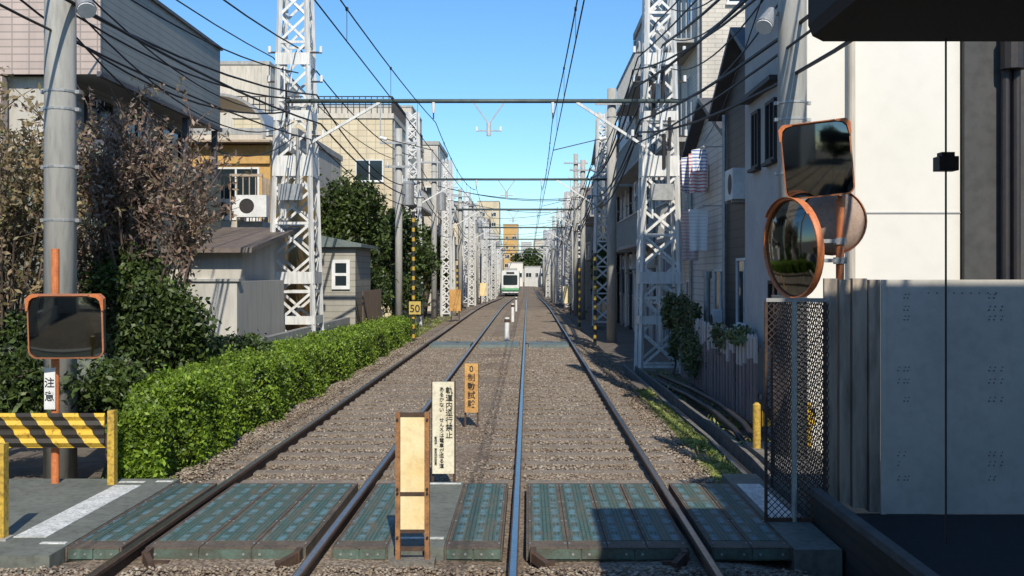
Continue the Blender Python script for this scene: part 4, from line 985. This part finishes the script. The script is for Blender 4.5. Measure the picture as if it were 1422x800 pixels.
mb=MB(); mb.cyl((3.75,22.6,.6),(3.75,22.6,1.9),.07,galv,n=10); mb.cyl((3.75,22.6,1.9),(3.75,22.6,2.05),.10,galv,n=10); mb.bar((3.75,22.6,.6),(4.15,22.6,.6),.1,galv); solo('vent_pipe',mb,(3.75,22.6,.6),'silver vent pipe beside the dark house','pipe')
# laundry
mb=MB(); mb.cyl((4.0,24.6,4.9),(4.0,28.2,4.9),.018,galv,n=8); mb.cyl((4.0,24.6,3.55),(4.0,28.2,3.55),.018,galv,n=8)
for z in (4.9,3.55):
    for yy in (24.7,28.1): mb.bar((4.0,yy,z),(4.46,yy,z),.025,galv)
solo('drying_rail',mb,(4.0,26,4.9),'steel drying rails mounted outside the balcony','rail')
lc=[((.78,.78,.80),(.16,.24,.48)),((.78,.76,.74),(.60,.16,.18)),((.8,.8,.78),(.7,.7,.7)),((.75,.5,.5),(.8,.78,.76)),((.8,.8,.8),(.72,.72,.75)),((.35,.4,.5),(.7,.72,.75))]
for i in range(8):
    top=i%2==0; zt=4.88 if top else 3.53; yy=24.9+.42*i; ca,cb=lc[(i//2)%2 if top else 2+(i//2)%4]; w=.34 if i==0 else .46; h=.5 if i==0 else (random.uniform(.8,1.0) if top else random.uniform(.9,1.25))
    m,nt,b=newmat('laundry cloth'); v=pos(nt); wv=N(nt,'ShaderNodeTexWave',Scale=4.0,Distortion=1.5); wv.bands_direction='Z'; nt.links.new(v,wv.inputs['Vector'])
    nt.links.new(ramp(nt,wv.outputs[0],[ca,cb],[.55,.75]),b.inputs['Base Color']); b.inputs['Roughness'].default_value=.9
    mb=MB(); vs=[];fs=[]; xo=4.0+(i%3-1)*.06
    for a in range(9):
        for b_ in range(9):
            u=a/8;q=b_/8; vs.append((xo+(u-.5)*w*(1-.15*q),yy+.06*math.sin(u*11+i)*q,zt-q*h-.06*abs(u-.5)))
    for a in range(8):
        for b_ in range(8): fs.append((a*9+b_,a*9+b_+1,(a+1)*9+b_+1,(a+1)*9+b_))
    mb.add(vs,fs,m); solo('hanging_laundry',mb,(4.0,yy,zt),'washed cloth hanging from the drying rail','laundry','hanging laundry',smooth=True)

# ---------------------------------------------------------------- mesh fence + metal gate
t=thing('mesh_fence',(1.93,8.8,-.1),'rusty chain mesh fence panel in pale steel frame','fence')
x0,x1,z0,z1=1.94,2.30,-.02,1.77
x1=2.42
st=.055
palepost=M('pale weathered post',(.46,.48,.42),(.36,.37,.33),5,.7)
mb=MB()
for x in (x0,x1,2.17): mb.cyl((x,8.8,-.1),(x,8.8,z1),.014 if x!=2.17 else .022,rust if x!=2.17 else palepost,n=8)
mb.box(x0,x1,8.785,8.815,z1,z1+.03,galv); mb.box(x0,x1,8.785,8.815,z0,z0+.03,rust); part('frame',mb,t)
mb=MB(); W=x1-x0;H=z1-z0; k=-H
while k<W:
    s0=max(0,-k); s1=min(H,W-k)
    if s1>s0:
        mb.bar((x0+k+s0,8.80,z0+s0),(x0+k+s1,8.80,z0+s1),.006,wirem)
        mb.bar((x1-k-s0,8.807,z0+s0),(x1-k-s1,8.807,z0+s1),.006,wirem)
    k+=st
part('mesh',mb,t,kind='stuff')
t2=thing('mesh_fence',(2.42,8.8,-.1),'rusty chain mesh fence running back from the footpath','fence')
mb=MB(); L=2.0; k=-H
while k<L:
    s0=max(0,-k); s1=min(H,L-k)
    if s1>s0:
        mb.bar((2.46,8.85+k+s0,z0+s0),(2.46,8.85+k+s1,z0+s1),.006,wirem); mb.bar((2.467,8.85+L-k-s0,z0+s0),(2.467,8.85+L-k-s1,z0+s1),.006,wirem)
    k+=st*1.3
part('mesh',mb,t2,kind='stuff')
mb=MB(); mb.cyl((2.46,10.85,-.2),(2.46,10.85,z1),.022,rust,n=8); mb.bar((2.46,8.85,z1),(2.46,10.85,z1),.03,galv); part('frame',mb,t2)
t=thing('metal_partition',(3.4,9.05,0),'grey sheet metal partition wall with stained side slats','partition')
xx=2.47
for i,w in enumerate((.12,.10,.13,.10)):
    mb=MB(); mb.box(xx,xx+w-.012,9.0-.03*i,9.04,.12-.03*i,1.96-.01*(i%2),slatm); xx+=w; part('slat',mb,t)
mb=MB(); mb.box(2.92,5.6,8.90,8.94,.02,1.95,sheetm); mb.box(2.905,2.945,8.88,8.899,.02,1.94,sheetm); part('sheet',mb,t)
mb=MB(); dotm=Mplain('dark dot stain',(.10,.10,.095),.7)
for cx in (3.05,3.10,3.13,3.80,3.84,3.9):
    for z in (1.80,1.70,1.62,1.2,1.1,.95,.5,.42,.3):
        if random.random()<.2: continue
        mb.cyl((cx,8.895,z),(cx,8.901,z),.006,dotm,n=6); mb.cyl((cx+.01,8.895,z+.03),(cx+.01,8.901,z+.03),.005,dotm,n=6)
for k in range(9): mb.cyl((3.3+k*.07,8.895,1.84),(3.3+k*.07,8.901,1.84),.006,dotm,n=6)
part('rivet_hole',mb,t,kind='stuff')
mb=MB(); mb.box(2.46,9,-8,8.88,-.4,.02,platm); ground('platform',mb)
mb=MB(); mb.box(2.32,2.45,-8,9.03,-.4,.20,platbrick); mb.box(2.30,2.38,-8,9.04,.20,.255,M('platform edge stone',(.10,.095,.09),(.06,.058,.055),4,.85)); ground('platform_edge',mb)
t=thing('platform_canopy',(4,1,3.0),'dark canopy roof over the tram platform','canopy')
mb=MB(); mb.prism([(1.31,3.30),(1.31,3.16),(1.33,3.11),(1.38,3.085),(8,3.085),(8,3.6),(1.31,3.6)],-3,5.05,canopym); part('roof',mb,t)
mb=MB(); mb.box(4.4,4.55,.43,.57,.02,3.085,darksteel); part('post',mb,t)
mb=MB(); x,yy=1.935,5.0; mb.cyl((x,yy,.75),(x,yy,3.09),.005,blackrub,n=6); mb.box(x-.045,x+.045,yy-.04,yy+.04,2.475,2.54,darksteel); mb.box(x-.03,x+.03,yy-.03,yy+.03,2.541,2.56,darksteel)
part('hanging_cord',mb,t,'thin black cord with small square weight')
mb=MB(); mb.box(3.0,9,-2,4.0,.02,6.1,M('shade block cladding',(.30,.29,.27),(.22,.21,.2),2,.8)); solo('unseen_shade_block',mb,(6,1,.25),'unseen grey block added to shade the partition','building')  # out of view, added to cast shade on the partition
bld('unseen grey house added behind the camera for the mirrors',-13,-5,-14,-6,6,plaster_g,T=0); bld('unseen beige house added for the mirrors to reflect',-14,-6.5,-2,5,5.5,plaster_c,S=0)  # unseen houses added so the mirrors reflect less bright sky
tree('tree',(-1,-16,-.4),subclumps((-1,-16,3),(4,2,3),9,.5),5000,.3,leaf_dark,'unseen leafy tree added behind the camera for the mirrors','tree',.18)  # out of view, added for the mirrors to reflect

# ---------------------------------------------------------------- tram
ty=137; tz=zf(ty); tx=-2.22
t=thing('tram',(tx,ty,tz),'white and green tram approaching on the track','tram')
def boxr(x0,x1,z0,z1,r): 
    return [(x+(x0+x1)/2,z+(z0+z1)/2) for x,z in rrect(x1-x0,z1-z0,r,4)]
tw=Mplain('tram white',(.75,.78,.75),.3); tg=Mplain('tram green',(.16,.42,.22),.3)
mb=MB(); mb.prism(boxr(tx-1.1,tx+1.1,tz+.35,tz+3.2,.22),ty,ty+12,tw); part('body',mb,t)
mb=MB(); mb.box(tx-1.11,tx+1.11,ty-.02,ty+12.01,tz+.55,tz+.95,tg); part('stripe',mb,t)
mb=MB(); mb.prism(boxr(tx-.9,tx+.9,tz+1.35,tz+2.6,.15),ty-.03,ty,glassm); part('windscreen',mb,t)
mb=MB(); mb.box(tx-.5,tx+.5,ty-.04,ty-.001,tz+2.75,tz+3.0,darksteel); part('destination_display',mb,t)
for s in (-.75,.75):
    mb=MB(); mb.cyl((tx+s,ty-.05,tz+1.12),(tx+s,ty,tz+1.12),.12,white,n=12); part('headlight',mb,t)
for yy in (ty+2,ty+4,ty+8,ty+10):
    for s in (-.68,.68): mb=MB(); mb.cyl((tx+s-.05,yy,tz+.33),(tx+s+.05,yy,tz+.33),.33,darksteel,n=14); part('wheel',mb,t)
mb=MB(); mb.box(tx-.95,tx+.95,ty+.1,ty+11.9,tz+.2,tz+.348,darksteel); part('underframe',mb,t)
mb=MB(); mb.box(tx-.8,tx+.8,ty+3,ty+6,tz+3.2,tz+3.5,galv); part('roof_unit',mb,t)
mb=MB(); mb.bar((tx-.5,ty+8,tz+3.2),(tx,ty+7,tz+4.2),.05,darksteel); mb.bar((tx,ty+7,tz+4.2),(tx,ty+8,tz+4.9),.05,darksteel); mb.bar((tx-.7,ty+8,tz+4.9),(tx+.7,ty+8,tz+4.9),.06,darksteel); part('pantograph',mb,t)
tree('tree',(1.5,300,-1),subclumps((1.5,300,6),(6,3,3),9,.5),4000,.7,leaf_dark,'dark green tree mass at the end of the line','tree',.3)

# ---------------------------------------------------------------- light & camera
el=math.radians(40); az=.18
sd=Vector((az*math.cos(el),-math.sqrt(1-az*az)*math.cos(el),math.sin(el))).normalized()
w=bpy.data.worlds.new('World'); scene.world=w; w.use_nodes=True; nt=w.node_tree
sky=nt.nodes.new('ShaderNodeTexSky'); sky.sky_type='NISHITA'; sky.sun_disc=False; sky.sun_elevation=el; sky.sun_rotation=math.pi-math.asin(az); sky.air_density=1.0; sky.dust_density=.3; sky.ozone_density=3.0
mx=nt.nodes.new('ShaderNodeMix'); mx.data_type='RGBA'; mx.blend_type='MULTIPLY'; mx.inputs[0].default_value=1; mx.inputs[7].default_value=(.78,.98,1.12,1)
hs=nt.nodes.new('ShaderNodeHueSaturation'); hs.inputs['Saturation'].default_value=1.08
nt.links.new(sky.outputs[0],mx.inputs[6]); nt.links.new(mx.outputs[2],hs.inputs['Color'])
nt.links.new(hs.outputs[0],nt.nodes['Background'].inputs[0]); nt.nodes['Background'].inputs[1].default_value=.145
L=bpy.data.lights.new('Sun','SUN'); L.energy=4.8; L.angle=math.radians(.5); L.color=(1,.92,.79)
o=bpy.data.objects.new('Sun',L); o.rotation_euler=sd.to_track_quat('Z','Y').to_euler(); col.objects.link(o)
cam=bpy.data.cameras.new('Camera'); cam.sensor_width=36; cam.lens=36*F/1422; cam.shift_x=-22/1422; cam.shift_y=-20/1422; cam.clip_end=1500
o=bpy.data.objects.new('Camera',cam); o.location=(0,0,2); o.rotation_euler=(math.pi/2,0,0); col.objects.link(o); scene.camera=o
scene.view_settings.view_transform='Standard'; scene.view_settings.look='None'; scene.view_settings.exposure=0
